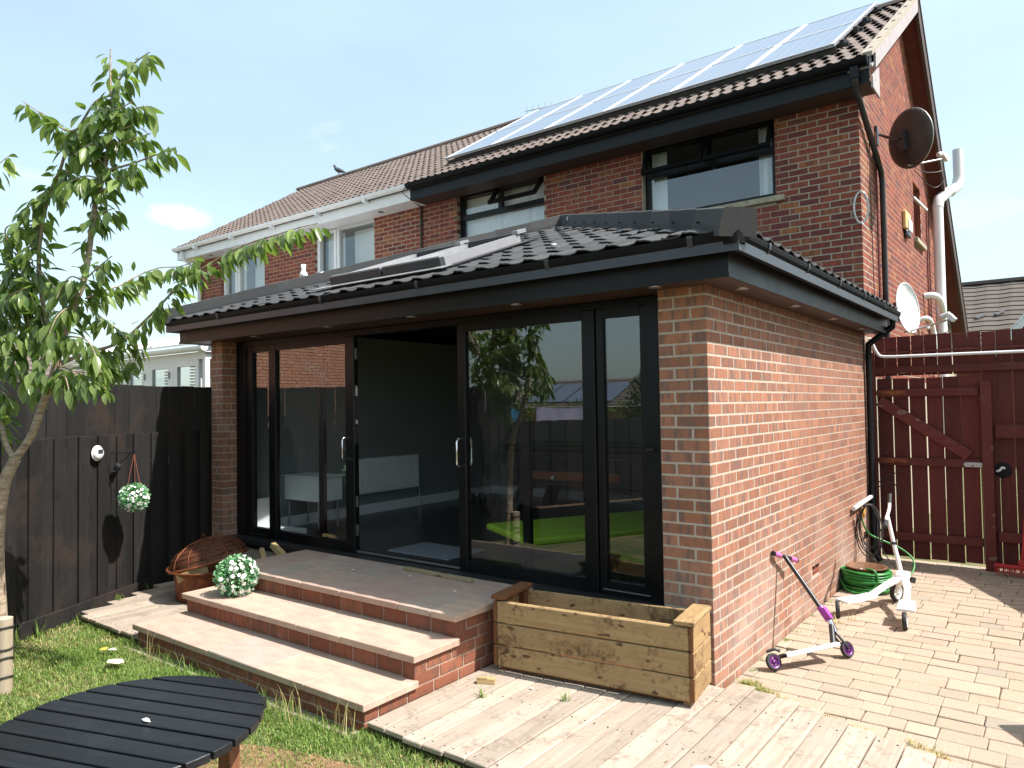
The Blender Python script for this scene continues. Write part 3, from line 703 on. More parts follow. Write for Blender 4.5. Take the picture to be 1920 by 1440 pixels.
def lay(x0, x1, y0, y1, h, nm, mat):
    m = MB(); a = [Vector((x, y, zr(y)))+nf*k for k in (h, h+.006) for (x, y) in ((x0, y0), (x1, y0), (x1, y1), (x0, y1))]
    m.add(a, [(0,3,2,1),(4,5,6,7),(0,1,5,4),(1,2,6,5),(2,3,7,6),(3,0,4,7)]); return m.obj(nm, mat, ext)
lay(SKX[0]-.12, SKX[1]+.12, SKY0-.13, SKY0-.005, .058, 'flashing_apron', 'lead')
lay(SKX[1]+.003, SKX[1]+.10, SKY0-.0, SKY1+.1, .05, 'flashing', 'tile_dark'); lay(SKX[0]-.10, SKX[0]-.003, SKY0, SKY1+.1, .05, 'flashing', 'tile_dark')
lay(SKX[0]-.10, SKX[1]+.10, SKY1+.003, SKY1+.15, .05, 'flashing', 'dark_metal')

# ------------------------------------------------ things inside the room
t = thing('radiator', 'white panel radiator on the grey wall inside the open doorway', 'radiator', (-5.29, 2.24, .70))
m = MB(); m.cbox(.03, .075, -.53, .53, 0, .44, .006); m.obj('panel', 'room_white', t)
m = MB()
for i in range(26): m.box(.0755, .083, -.505+i*.0393, -.482+i*.0393, .03, .41)
m.obj('panel_ribs', 'room_white', t, kind='stuff')
m = MB(); m.tube([(.05, .545, .06), (.05, .56, .03), (.05, .56, -.25)], .009, 6); m.obj('pipe', 'chrome', t)
t = thing('lounge_bench', 'low black bench with a lime green cushion inside the right-hand door', 'bench', (-1.95, 1.95, .44), R(-29.5))
MB().cbox(-.48, .48, -.98, 1.25, .0, .095, .01).obj('base', 'black_satin', t)
MB().cbox(-.50, .50, -1.0, 1.25, .097, .165, .02).obj('cushion', 'lime', t)
t = thing('pool_table', 'black pool table with ball return window behind the right-hand glass door', 'pool table', (-2.9, 3.45, .44), R(4))
MB().cbox(-.95, .95, -.5, .5, .36, .78, .015).obj('cabinet', 'black_satin', t)
MB().cbox(-.98, .98, -.53, .53, .782, .85, .015).obj('top_rail', 'black_satin', t)
MB().box(-.86, .86, -.42, .42, .8505, .855).obj('cloth', 'green_hose', t)
for sx in (-1, 1):
    for sy in (-1, 1):
        m = MB(); m.bar((sx*.72, sy*.36, .36), (sx*.92, sy*.44, 0), .13, .13, (0, 1, 0)); m.obj('leg', 'black_satin', t)
m = MB(); m.bar((-.75, -.515, .36), (-.97, -.515, 0.01), .012, .02, (0, 1, 0)); m.obj('leg_trim', 'steel', t)
m = MB(); m.box(-.62, .12, -.506, -.5005, .44, .53); m.box(.28, .58, -.506, -.5005, .44, .53); m.obj('ball_window', 'terracotta', t)
def outline(x0, x1, z0, z1, yy, r=.004):
    return MB().tube([(x0, yy, z0), (x1, yy, z0), (x1, yy, z1), (x0, yy, z1)], r, 4, closed=True)
m = outline(-.80, .90, .38, .70, -.504); m.obj('outline', 'steel', t)
m = outline(-.63, .13, .435, .535, -.507); m.obj('window_trim', 'steel', t)
m = outline(.27, .59, .435, .535, -.507); m.obj('window_trim', 'steel', t)
m = MB(); m.lathe([(.001, -.03), (.02, -.022), (.03, 0), (.02, .022), (.001, .03)], 12, T(-.28, -.512, .46)); m.obj('ball', 'white_paint', t)
t = thing('storage_box', 'white storage trough on thin legs behind the left glass door', 'box', (-4.99, .86, .46))
MB().prism([(-.30, -.16), (.30, -.16), (.30, .16), (-.30, .16)], .30, .56).obj('trough', 'room_white', t)
for sx in (-.26, .26):
    for sy in (-.13, .13): MB().tube([(sx, sy, 0), (sx, sy, .30)], .008, 6).obj('leg', 'steel', t)
MB().cbox(-.33, .33, -.19, .19, .562, .575, .004).obj('lid', 'room_white', t)
o = MB().cbox(-.38, .38, -.24, .24, 0, .014, .004).obj('door_mat', 'mat_fibre', mw=T(-2.90, .62, .4405)); o['label'] = 'grey door mat lying just inside the open doorway'; o['category'] = 'door mat'
t = thing('fridge', 'small pale cabinet standing behind the far right window pane', 'cabinet', (-.62, 1.75, .44))
MB().cbox(-.25, .25, -.25, .25, 0, .52, .01).obj('body', 'room_wall', t); MB().cbox(-.26, .26, -.26, .25, .522, .55, .006).obj('top', 'room_white', t)
for i, (xx, yy) in enumerate(((-4.75, 3.3), (-4.62, 3.38), (-4.5, 3.46))):
    o = MB().lathe([(.001, 0), (.05, 0), (.055, .13), (.05, .14), (.001, .14)], 12).obj('pot', 'black_satin', mw=T(xx, yy, .44))
    o['category'] = 'pot'; o['group'] = 'black pots on the floor by the far wall'; o['label'] = ['leftmost of three small glossy black pots on the dark floor inside', 'middle one of three small glossy black pots on the dark floor inside', 'rightmost of three small glossy black pots on the dark floor inside'][i]

# ---------------------------------------------------------------- the pair of houses
RY0, RZ0, RYR, RZR = 4.08, 5.41, 7.48, 7.52      # eaves edge and ridge
RS = (RZR-RZ0)/(RYR-RY0); FS = .84                # rear and front slopes
def rz_(y): return RZ0+RS*(y-RY0) if y <= RYR else RZR-FS*(y-RYR)
house = thing('semi_detached_house', 'red brick house with black window frames, black gutter and solar panels', 'house')
house2 = thing('semi_detached_house', 'attached red brick house with white window frames and white gutter', 'house')
PX = -6.72                                        # party line
W1 = (-2.69, -.935, 4.235, 5.215); W2 = (-6.02, -4.30, 3.98, 5.215); W3 = (-9.69, -8.0, 4.20, 5.215); W4 = (-12.94, -11.32, 4.10, 5.215)
def wall_cells(x0, x1, z0, z1, holes):
    xs = sorted({x0, x1, *[h[0] for h in holes], *[h[1] for h in holes]}); m = MB()
    for a, b in zip(xs, xs[1:]):
        hs = sorted([(h[2], h[3]) for h in holes if h[0] <= a+1e-6 and h[1] >= b-1e-6]); z = z0
        for (p, q) in hs:
            if p > z: m.box(a, b, DH+.0015, DH+.26, z, p)
            z = q
        if z < z1: m.box(a, b, DH+.0015, DH+.26, z, z1)
    return m
m = wall_cells(PX, -.0015, 2.0, 5.20, [W1, W2])
# gable end wall
GH = [(8.19, 8.87, 4.24, 5.12)]
gy = [(DH+.262, 0), (12.8, 0)]
def gable(xa, xb, mb, holes):
    ys = [DH+.262, 8.19, 8.87, RYR, 10.0, 11.4, 12.75]; ys = sorted(ys)
    for a, b in zip(ys, ys[1:]):
        za, zb = rz_(a)-.12, rz_(b)-.12
        segs = [(-.1, None)]
        if any(h[0] <= a+1e-6 and h[1] >= b-1e-6 for h in holes): segs = [(-.1, GH[0][2]), (GH[0][3], None)]
        for lo, hi in segs:
            t0, t1 = (za, zb) if hi is None else (hi, hi)
            mb.add([(xa, a, lo), (xb, a, lo), (xb, b, lo), (xa, b, lo), (xa, a, t0), (xb, a, t0), (xb, b, t1), (xa, b, t1)],
                   [(0,3,2,1),(4,5,6,7),(0,1,5,4),(1,2,6,5),(2,3,7,6),(3,0,4,7)])
    return mb
gable(-.26, -.0015, m, GH)
m.box(-.26, -.0015, DH+.0015, DH+.261, 0, 2.0)
m.obj('wall', 'mortar_old', house)
m = wall_cells(-13.915, PX-.001, 2.0, 5.20, [W3, W4]); gable(-13.915, -13.66, m, []); m.obj('wall', 'mortar_old', house2)
m = MB(); m.box(-13.6, -.3, DH+3.4, DH+3.45, 2.2, 5.2); m.obj('inner_wall', 'room_wall', house)
m = MB(); m.box(-13.6, -.3, DH+.262, DH+3.4, 3.5, 3.55); m.box(-13.6, -.3, DH+.262, DH+3.4, 5.21, 5.24); m.obj('inner_floor', 'room_wall', house)
for xx in (-4.0, PX, -10.5): MB().box(xx-.05, xx+.05, DH+.262, DH+3.39, 3.56, 5.2).obj('inner_partition', 'room_wall', house)
out = []; out2 = []
zc0 = 5.1012-.0375; k = -2
HO = [(W1[0]-.0, W1[1], W1[2]-.09, W1[3]), W2, (W3[0], W3[1], W3[2]-.0, W3[3]), W4]
while True:
    zc = zc0-.075*k
    if zc < 2.5: break
    st = k % 2 == 0
    # corner brick, then leftwards: lay from the left end so that the corner bonds
    n = 30; x0 = -.1125 if st else -.225
    if st: out.append((frame((-.1025, DH, zc), (1,0,0), N1, (0,0,1)), .1025, (-.05, DH, zc)))
    else: out.append((frame((-.215, DH, zc), (1,0,0), N1, (0,0,1)), .215, (-.1, DH, zc)))
    xl = x0-.01-.225*n
    for (a, b) in []: pass
    iv = []; x = x0-.0
    while x > -13.9:
        a, b = x-.215, x
        iv.append((max(a, -13.91), b)); x -= .225
    for (a, b) in iv:
        for (p, q) in cut([(a, b)], [(h[0], h[1]) for h in HO if h[2] < zc < h[3]]):
            L = q-p; L = .215 if abs(L-.215) < .012 else (.1025 if abs(L-.1025) < .012 else round(L, 2))
            rec = (frame((p, DH, zc), (1,0,0), N1, (0,0,1)), L, ((p+q)/2, DH, zc))
            if p < PX < q: (out if p+.1 > PX else out2).append(rec)
            else: (out if p > PX else out2).append(rec)
    k += 1
# gable bricks
k = -30
while True:
    zc = zc0-.075*k
    if zc < 2.0: break
    if zc < RZR-.15:
        yn = DH if zc < 5.2 else max(DH, RY0+(zc+.16-RZ0)/RS); yf = RYR+(RZR-zc-.16)/FS
        st = k % 2 == 0
        if zc < 5.2: s0, ph = (DH, .215) if st else (DH+.1125, .215)
        else: s0, ph = yn, .12
        brick_course((0, 0), (0,1,0), (-1,0,0), zc, s0, min(yf, 11.6), ph, [(h[0], h[1], h[2], h[3]) for h in GH], out)
    k += 1
lay_bricks(house, out, 'brick_old'); lay_bricks(house2, out2, 'brick_old')

# ---- windows
def bars(m, x0, x1, z0, z1, w, y0, y1):
    m.box(x0, x0+w, y0, y1, z0, z1); m.box(x1-w, x1, y0, y1, z0, z1); m.box(x0+w, x1-w, y0, y1, z0, z0+w); m.box(x0+w, x1-w, y0, y1, z1-w, z1); return m
FY = DH+.085
def vent(fr, x0, x1, zt, h, ang, mat):
    """top hung casement, swung outwards by ang"""
    w = .05; e = thing_part = None
    mw = T(0, FY-.012, zt) @ RX(-ang)
    m = MB(); bars(m, x0, x1, -h, 0, w, -.03, .02)
    v = m.obj('vent_casement', mat, fr, mw=mw)
    return v, (x0+w, x1-w, -h+w, -w)
def blind(par, x0, x1, z0, z1, n, y, openness=.5):
    rr = random.Random(int(abs(x0)*100)); w = (x1-x0)/n
    for i in range(n):
        a = openness+rr.uniform(-.25, .25); xc = x0+w*(i+.5); dx, dy = math.cos(a)*w*.5, math.sin(a)*w*.5
        m = MB().add([(xc-dx, y-dy, z0), (xc+dx, y+dy, z0), (xc+dx, y+dy, z1), (xc-dx, y-dy, z1), (xc-dx, y-dy+.002, z0), (xc+dx, y+dy+.002, z0), (xc+dx, y+dy+.002, z1), (xc-dx, y-dy+.002, z1)],
             [(0,1,2,3),(7,6,5,4),(0,3,7,4),(1,5,6,2)])
        m.obj('blind_slat', 'white_paint', par)
# window 1 (right): fixed pane below, two vents above
x0, x1, z0, z1 = W1; fr = MB(); bars(fr, x0, x1, z0, z1, .06, FY, FY+.07); zt = 4.80; xmid = (x0+x1)/2
fr.box(x0+.06, x1-.06, FY, FY+.07, zt, zt+.075); fr.box(xmid-.035, xmid+.035, FY, FY+.07, zt+.075, z1-.06)
w = fr.obj('window', 'black_plastic', house)
MB().box(x0+.06, x1-.06, FY+.03, FY+.036, z0+.06, zt).obj('pane', 'glass', w)
for a, b in ((x0+.03, xmid-.01), (xmid+.01, x1-.03)):
    v, r = vent(w, a, b, z1-.03, .40, R(24), 'black_plastic')
    MB().box(r[0], r[1], -.008, -.002, r[2], r[3]).obj('vent_pane', 'glass', house, mw=T(0, FY-.012, z1-.03) @ RX(-R(24)))
blind(w, x0+.05, x0+.26, z0+.05, z1-.05, 4, FY+.125, .5); blind(w, x1-.26, x1-.05, z0+.05, z1-.05, 4, FY+.125, .6)
MB().cbox(x0-.12, x1+.11, DH-.05, DH+.084, z0-.075, z0-.005, .006).obj('window_sill', 'stone_sill', house)
# window 2 (middle)
x0, x1, z0, z1 = W2; fr = MB(); bars(fr, x0, x1, z0, z1, .06, FY, FY+.07); zt = 4.79; xmid = -5.20
fr.box(x0+.06, x1-.06, FY, FY+.07, zt, zt+.085); fr.box(xmid-.035, xmid+.035, FY, FY+.07, zt+.085, z1-.06)
w = fr.obj('window', 'black_plastic', house)
MB().box(x0+.06, x1-.06, FY+.03, FY+.036, z0+.06, zt).obj('pane', 'glass', w)
MB().box(x0+.06, xmid-.035, FY+.03, FY+.036, zt+.085, z1-.06).obj('pane', 'glass', w)
v, r = vent(w, xmid-.02, x1-.03, z1-.03, .40, R(40), 'black_plastic')
MB().box(r[0], r[1], -.008, -.002, r[2], r[3]).obj('vent_pane', 'glass', house, mw=T(0, FY-.012, z1-.03) @ RX(-R(40)))
blind(w, x0+.06, x0+.98, z0+.05, z1-.06, 11, FY+.115, .12); blind(w, x0+.98, x1-.05, z0+.05, z1-.06, 9, FY+.115, .30)
MB().cbox(x0-.10, x1+.10, DH-.05, DH+.084, z0-.075, z0-.005, .006).obj('window_sill', 'stone_sill', house)
# white windows next door
for (x0, x1, z0, z1), xm2 in ((W3, -9.08), (W4, -12.37)):
    fr = MB(); bars(fr, x0, x1, z0, z1, .075, FY-.02, FY+.06); fr.box(xm2-.05, xm2+.05, FY-.02, FY+.06, z0+.075, z1-.075)
    w = fr.obj('window', 'white_plastic', house2)
    c = MB(); bars(c, x0+.05, xm2-.03, z0+.05, z1-.05, .055, FY-.04, FY+.05); c.obj('casement', 'white_plastic', w)
    MB().box(x0+.10, xm2-.08, FY+.03, FY+.036, z0+.1, z1-.1).obj('pane', 'glass', w)
    MB().box(xm2+.05, x1-.075, FY+.03, FY+.036, z0+.075, z1-.075).obj('pane', 'glass', w)
    blind(w, x0+.08, xm2-.05, z0+.08, z1-.08, 7, FY+.2, .3)
    MB().box(x0-.05, x1+.05, DH-.06, FY-.021, z0-.04, z0).obj('window_sill', 'white_plastic', house2)
    MB().box(xm2+.06, x1-.05, FY+.35, FY+.36, z0+.05, z1-.05).obj('net_curtain', 'room_white', w)
# gable window
m = MB(); a, b, c, d = GH[0]
m.box(-.16, -.1, a, a+.05, c, d); m.box(-.16, -.1, b-.05, b, c, d); m.box(-.16, -.1, a+.05, b-.05, c, c+.05); m.box(-.16, -.1, a+.05, b-.05, d-.05, d); m.box(-.16, -.1, a+.05, b-.05, 4.78, 4.84)
MB().box(-.255, -.006, b-.008, b-.001, c, d).obj('window_reveal', 'brick_old', house); w = m.obj('window', 'dark_wood', house); MB().box(-.135, -.13, a+.05, b-.05, c+.05, d-.05).obj('pane', 'glass', w)
MB().bar((.0, a+.02, 4.86), (.09, b-.02, 4.78), .03, .03).obj('window_stay', 'white_plastic', w)
MB().cbox(-.09, .06, a-.08, b+.12, c-.09, c-.012, .006).obj('window_sill', 'stone_sill', house)
# blocking weep bricks look the same as bricks; telephone bracket cable clips
# ---- roofs
def roofslab(par, xa, xb, name='roof', mat='dark_metal'):
    m = MB()
    for (y0, y1) in ((RY0+.03, RYR), (RYR, 12.8)):
        za, zb = rz_(y0), rz_(y1) if y1 != RYR else RZR
        m.add([(xa,y0,za-.1),(xb,y0,za-.1),(xb,y1,zb-.1),(xa,y1,zb-.1),(xa,y0,za),(xb,y0,za),(xb,y1,zb),(xa,y1,zb)],[(0,3,2,1),(4,5,6,7),(0,1,5,4),(1,2,6,5),(2,3,7,6),(3,0,4,7)])
    return m.obj(name, mat, par)
VX = .22
roofslab(house, PX, VX-.02); roofslab(house2, -14.12, PX-.001)
cr = math.sqrt(1+RS*RS); ur = Vector((0, 1/cr, RS/cr)); nr2 = Vector((0, -RS/cr, 1/cr))
tbr = tilemesh('tile_brown', .30, .315, .022, .018, .010)
RLEN = (RYR-RY0)*cr
NEW = 14; gg = RLEN/NEW; rr = random.Random(21); t1, t2 = [], []
for row in range(NEW):
    s = row*gg-.03
    for c in range(49):
        x = VX-.30*(c+1)+(.075 if row % 2 else 0)-.075
        if x < -14.15: break
        mw = frame((x+rr.uniform(-.003, .003), RY0+s/cr, RZ0+s*RS/cr+.004+rr.uniform(-.003, .003)), (1, 0, 0), ur, nr2)
        if x > PX-.2:
            if x > -.75 or row < 3 or x < -6.0: t1.append(mw)
        else: t2.append(mw)
for m in t1[:300]: place('roof_tile', tbr, house, m)
t2.sort(key=lambda m: -visible(m.translation))
for m in t2[:300]: place('roof_tile', tbr, house2, m)
mb = MB(); tv = [v.co[:] for v in tbr.vertices]; tf = [tuple(p.vertices) for p in tbr.polygons]
for m in t2[300:]+t1[300:]: mb.add(tv, tf, m)
mb.obj('roof_tile_rows', 'tile_brown', house2, kind='stuff')
def ridge(x0, x1, par, n):
    for i in range(n):
        a = x0+(x1-x0)*i/n; b = x0+(x1-x0)*(i+1)/n-.006
        m = MB(); pr = [(math.cos(math.pi*j/6)*.13, math.sin(math.pi*j/6)*.10) for j in range(7)]
        k2 = len(pr); m.add([(a, p, q) for p, q in pr]+[(b, p, q) for p, q in pr], [(j, j+1, k2+j+1, k2+j) for j in range(k2-1)]+[tuple(range(k2)), tuple(reversed(range(k2, 2*k2)))], T(0, RYR, RZR-.01))
        m.obj('ridge_tile', 'tile_brown', par)
ridge(VX, PX, house, 15); ridge(PX-.004, -14.12, house2, 16)
# verge: cement bedding, undercloak board, bargeboards
m = MB(); q = Vector((0, 0, 0))
def strip(mb, x0, x1, y0, y1, dz0, dz1, f):
    mb.add([(x0,y0,f(y0)+dz0),(x1,y0,f(y0)+dz0),(x1,y1,f(y1)+dz0),(x0,y1,f(y1)+dz0),(x0,y0,f(y0)+dz1),(x1,y0,f(y0)+dz1),(x1,y1,f(y1)+dz1),(x0,y1,f(y1)+dz1)],[(0,3,2,1),(4,5,6,7),(0,1,5,4),(1,2,6,5),(2,3,7,6),(3,0,4,7)])
    return mb
fz = lambda y: RZ0+RS*(y-RY0); ff = lambda y: RZR-FS*(y-RYR)
strip(m, VX-.10, VX+.012, RY0+.02, RYR, .002, .055, fz); m.obj('verge_bedding', 'verge', house)
m = MB(); strip(m, -.02, VX, RY0+.05, RYR-.05, -.13, -.101, fz); strip(m, VX-.0, VX+.02, RY0+.16, RYR, -.17, .0, fz); m.obj('undercloak', 'undercloak', house)
m = MB(); m.prism([(RY0+.06, 0), (DH-.02, 0), (DH-.02, .34), (RY0+.06, .12)], 0, .02, frame((VX-.015, 0, 5.10), (0,1,0), (0,0,1), (1,0,0))); m.obj('eaves_box_end', 'undercloak', house)
m = MB(); strip(m, .0, VX-.02, RYR, 12.8, -.18, -.101, ff); m.obj('front_soffit', 'maroon', house)
m = MB(); strip(m, VX-.02, VX+.025, RYR-.02, 12.85, -.28, .03, ff); m.obj('bargeboard', 'dark_wood', house)
m = MB(); strip(m, VX-.06, VX+.04, RYR, 12.85, .031, .07, ff); m.obj('verge_bedding', 'tile_brown', house)
# eaves
def eaves(par, xa, xb, mat, gut, soff):
    m = MB(); m.box(xa, xb, RY0+.06, RY0+.08, 5.16, RZ0-.015); m.obj('fascia', mat, par)
    m = MB(); m.box(xa, xb, RY0+.081, DH-.001, 5.165, 5.185); m.obj('soffit', soff, par)
    gutter((xa, RY0-.01, RZ0-.012), (xb, RY0-.01, RZ0-.012), gut, par, r=.062)
eaves(house, PX+.02, VX-.03, 'black_plastic', 'gutter_black', 'dark_wood')
eaves(house2, -14.1, PX+.018, 'white_plastic', 'white_plastic', 'white_plastic')
for xx in (-13.2, -11.8, -10.4, -9.0, -7.7): MB().box(xx-.03, xx+.03, RY0-.066, RY0+.05, RZ0-.12, RZ0-.03).obj('gutter_bracket', 'white_plastic', house2)
for xx in (-13.0, -10.9, -9.5, -7.6): MB().lathe([(.001, -.003), (.05, -.003), (.05, 0)], 12, T(xx, RY0+.24, 5.1645)).obj('soffit_vent', 'dark_metal', house2)
m = MB(); m.tube([(-13.78, RY0, RZ0-.1), (-13.78, RY0+.02, 5.15), (-13.72, DH-.06, 4.9), (-13.72, DH-.06, 2.4)], .036, 8); m.obj('downpipe', 'white_plastic', house2)
m = MB(); m.tube([(-6.80, DH-.03, 5.16), (-6.80, DH-.03, 2.6)], .02, 6); m.obj('cable', 'dark_wood', house2)
m = MB(); m.tube(curve([(-6.62, RY0-.07, RZ0-.02), (-6.75, RY0-.06, RZ0-.12), (-6.68, RY0-.03, 5.2), (-6.8, DH-.05, 5.15)]), .007, 5); m.obj('cable', 'dark_metal', house2)
# rainwater pipe on the near gable corner
m = MB(); m.tube([(.06, RY0, RZ0-.10), (.06, RY0+.0, 5.22), (.05, RY0+.12, 5.12), (.052, 5.40, 4.55), (.052, 5.47, 4.42), (.052, 5.47, 1.0)], .034, 10); m.obj('downpipe', 'black_satin', house)
MB().box(.02, .10, RY0-.05, RY0+.05, RZ0-.2, RZ0-.08).obj('hopper', 'black_plastic', house)
# white flue that leans out past the eave
m = MB(); m.tube(curve([(.12, 9.53, 1.0), (.12, 9.55, 2.0), (.12, 9.6, 3.2), (.12, 10.0, 5.05), (.12, 10.06, 5.28)], 4)+[Vector(p) for p in [(.12, 10.2, 5.42), (.12, 11.0, 5.70)]], .085, 14)
m.v = []; m.f = []; m.sm = []
m.tube([(.14, 9.75, 1.0), (.14, 9.75, 5.02)], .082, 14); m.tube([(.14, 9.75, 5.0), (.16, 9.78, 5.14), (.30, 9.98, 5.30)], .088, 14); m.tube([(.30, 9.98, 5.28), (.40, 10.1, 5.40), (.42, 10.12, 5.52)], .088, 14); m.tube([(.42, 10.12, 5.5), (.42, 10.12, 6.02)], .08, 14)
m.obj('flue_pipe', 'white_plastic', house)
m = MB(); m.tube(curve([(.0, 8.9, 3.42), (.14, 8.95, 3.42), (.2, 9.1, 3.36), (.2, 9.45, 3.2), (.16, 9.7, 3.1)]), .05, 10); m.tube(curve([(.0, 8.2, 2.95), (.12, 8.25, 3.0), (.16, 8.5, 2.9), (.16, 8.7, 2.55), (.1, 9.0, 2.4)]), .035, 8); m.tube(curve([(.05, 8.6, 2.9), (.14, 8.8, 2.85), (.14, 9.2, 2.5), (.1, 9.3, 2.3)]), .03, 8)
m.obj('waste_pipe', 'white_plastic', house)
m = MB(); m.tube([(.02, 5.30, 5.0), (.02, 5.28, 2.4)], .012, 6); m.obj('cable', 'maroon', house)
m = MB(); m.tube([(.02, 4.95, 5.0), (.02, 4.92, 4.4), (.02, 4.98, 2.5)], .006, 5); m.obj('cable', 'dark_wood', house)
m = MB(); m.tube([(.02, 9.35, 4.9), (.02, 9.3, 2.4)], .012, 6); m.obj('cable', 'maroon', house)

# solar panels: six columns in two rows, each lifted clear of the tiles
PXW, PYL = 1.012, 1.60
pf = MB(); bars_ = []
pm = MB().box(0, PXW-.012, .0, PYL-.012, -.035, -.002); panel_me = pm.mesh('solar_panel', 'solar')
fm = MB(); a, b = PXW-.012, PYL-.012
for (x0, x1, y0, y1) in ((0, .034, 0, b), (a-.034, a, 0, b), (.034, a-.034, 0, .016), (.034, a-.034, b-.016, b)): fm.box(x0, x1, y0, y1, -.036, .004)
frame_me = fm.mesh('frame', 'white_plastic')
row_n = ['lower', 'upper']; col_n = ['first from the gable', 'second from the gable', 'third from the gable', 'third from the chimneyless party line', 'second from the far end', 'at the far end next to the tiles']
col_n = ['nearest the gable end', 'second from the gable end', 'third from the gable end', 'fourth from the gable end', 'fifth from the gable end', 'at the far end beside bare tiles']
for r_ in range(2):
    for c_ in range(6):
        p = thing('solar_module', '%s row solar panel on the roof, %s' % (row_n[r_], col_n[c_]), 'solar panel', group='solar panels on the roof')
        s = .66+PYL*r_; x = -.235-PXW*(c_+1)
        p.matrix_world = frame((x, RY0+s/cr, RZ0+s*RS/cr), (1, 0, 0), ur, nr2) @ T(0, 0, .15)
        place('cells', panel_me, p); place('frame', frame_me, p)
        if c_ == 0:
            for yy in (.3, 1.2): MB().box(PXW-.012, PXW+.04, yy, yy+.05, -.09, -.02).obj('rail_end', 'dark_metal', p)
for r_ in range(2): pass
for k_, s in enumerate((.95, 1.95, 2.55, 3.5)):
    m = MB().box(-6.32, -.15, -.02, .02, .045, .09); rl = m.obj('mounting_rail', 'dark_metal', house, mw=frame((0, RY0+s/cr, RZ0+s*RS/cr), (1,0,0), ur, nr2))
m = MB().box(-6.30, -.24, .0, .012, .02, .095); m.obj('mounting_skirt', 'dark_metal', house, mw=frame((0, RY0+.70/cr, RZ0+.70*RS/cr), (1,0,0), ur, nr2))

# ---------------------------------------------------------------- dishes and boxes on the gable
def dish(name, label, c, n, w, h, mat, wall, rim=None):
    n = Vector(n).normalized(); x = Vector((0, 0, 1)).cross(n).normalized(); z = n.cross(x)
    t = thing(name, label, 'satellite dish', c)
    vs, fs = [], []; NR, NA = 7, 28
    for i in range(NR+1):
        q = i/NR
        for j in range(NA):
            a = 2*math.pi*j/NA; vs.append(x*(q*w/2*math.cos(a))+z*(q*h/2*math.sin(a))+n*(.075*q*q))
    for i in range(NR):
        for j in range(NA): fs.append((i*NA+j, i*NA+(j+1) % NA, (i+1)*NA+(j+1) % NA, (i+1)*NA+j))
    b2 = [v-n*.008 for v in vs]; o = len(vs)
    mb = MB().add(vs+b2, fs+[tuple(i+o for i in reversed(f)) for f in fs]+[(NR*NA+j, NR*NA+(j+1) % NA, o+NR*NA+(j+1) % NA, o+NR*NA+j) for j in range(NA)], None, True)
    mb.obj('reflector', mat, t)
    edge = MB().tube([vs[NR*NA+j] for j in range(NA)], .007, 5, closed=True); edge.obj('rim', mat if rim is None else rim, t)
    f = n*.50-z*h*.34; lo = -z*h*.46+n*.05
    MB().tube([lo-n*.06, lo, f-z*.03], .011, 6).obj('feed_arm', 'steel', t)
    MB().tube([f-n*.06+z*.02, f+n*.03+z*.035], [.03, .026], 10).obj('receiver_horn', 'white_plastic', t)
    MB().bar(f+n*.02+z*.02, f+n*.07-z*.05, .05, .05).obj('receiver', 'white_plastic', t)
    MB().bar(-n*.045-z*.14, -n*.045+z*.09, .10, .05, n).obj('back_bracket', 'black_satin', t)
    wl_ = Vector(wall)-Vector(c)
    MB().tube([-n*.07, wl_*.45-n*.05, wl_+Vector((.05, 0, 0))], .017, 8).obj('wall_arm', 'black_satin', t)
    MB().box(wl_.x, wl_.x+.03, wl_.y-.06, wl_.y+.06, wl_.z-.12, wl_.z+.1).obj('wall_plate', 'black_satin', t)
    MB().tube(curve([lo, lo-z*.09+n*.15, lo-z*.10+n*.36, f-z*.14, f-z*.04]), .005, 5).obj('cable', 'black_satin', t)
    MB().tube(curve([f-z*.05, f-z*.28-n*.03, f-z*.36-n*.2, lo-z*.06+n*.02]), .005, 5).obj('cable', 'black_satin', t)
    return t
dish('satellite_dish', 'dark weathered satellite dish seen from behind, high on the brick gable', (.35, 5.22, 4.82), (.62, .78, .12), .66, .68, 'dish_black', (.0, 5.42, 5.0), 'steel')
dish('satellite_dish', 'bright white satellite dish low on the gable beside the red fence', (.24, 5.35, 2.84), (.93, -.36, .1), .46, .60, 'white_paint', (.0, 5.75, 2.75))
t = thing('alarm_box', 'cream and yellow alarm box with a dark foot on the gable wall', 'alarm box', (.0, 7.32, 4.2))
MB().cbox(.003, .055, -.19, .19, -.02, .24, .012).obj('cover', 'board_end', t)
MB().cbox(.056, .075, -.07, .19, -.04, .14, .01).obj('strobe_panel', 'white_plastic', t); MB().cbox(.003, .06, -.1, .16, -.12, -.022, .02).obj('strobe', 'dark_metal', t)
m = MB()
pts = [(.02+.006*i+.055*math.cos(a*.9+.3), DH-.03+.05*math.sin(a*1.1), 3.92+.165*math.sin(a)) for i, a in enumerate([0, .8, 1.6, 2.4, 3.1, 3.9, 4.7, 5.5, 6.2])]
for k_ in range(3):
    rr = random.Random(k_); m.tube([Vector((.0+(.062+.006*k_)*math.cos(2*math.pi*j/20), DH-.025+.03*math.cos(2*math.pi*j/20), 3.92+(.17+.008*k_)*math.sin(2*math.pi*j/20))) for j in range(20)], .005, 5, closed=True)
m.tube(curve([(.0, DH-.02, 3.76), (.03, DH-.02, 3.70), (.05, DH+.05, 3.66)]), .006, 5)
o = m.obj('coiled_cable', 'steel'); o['label'] = 'loop of grey cable hung on the upper brick corner of the house'; o['category'] = 'cable'
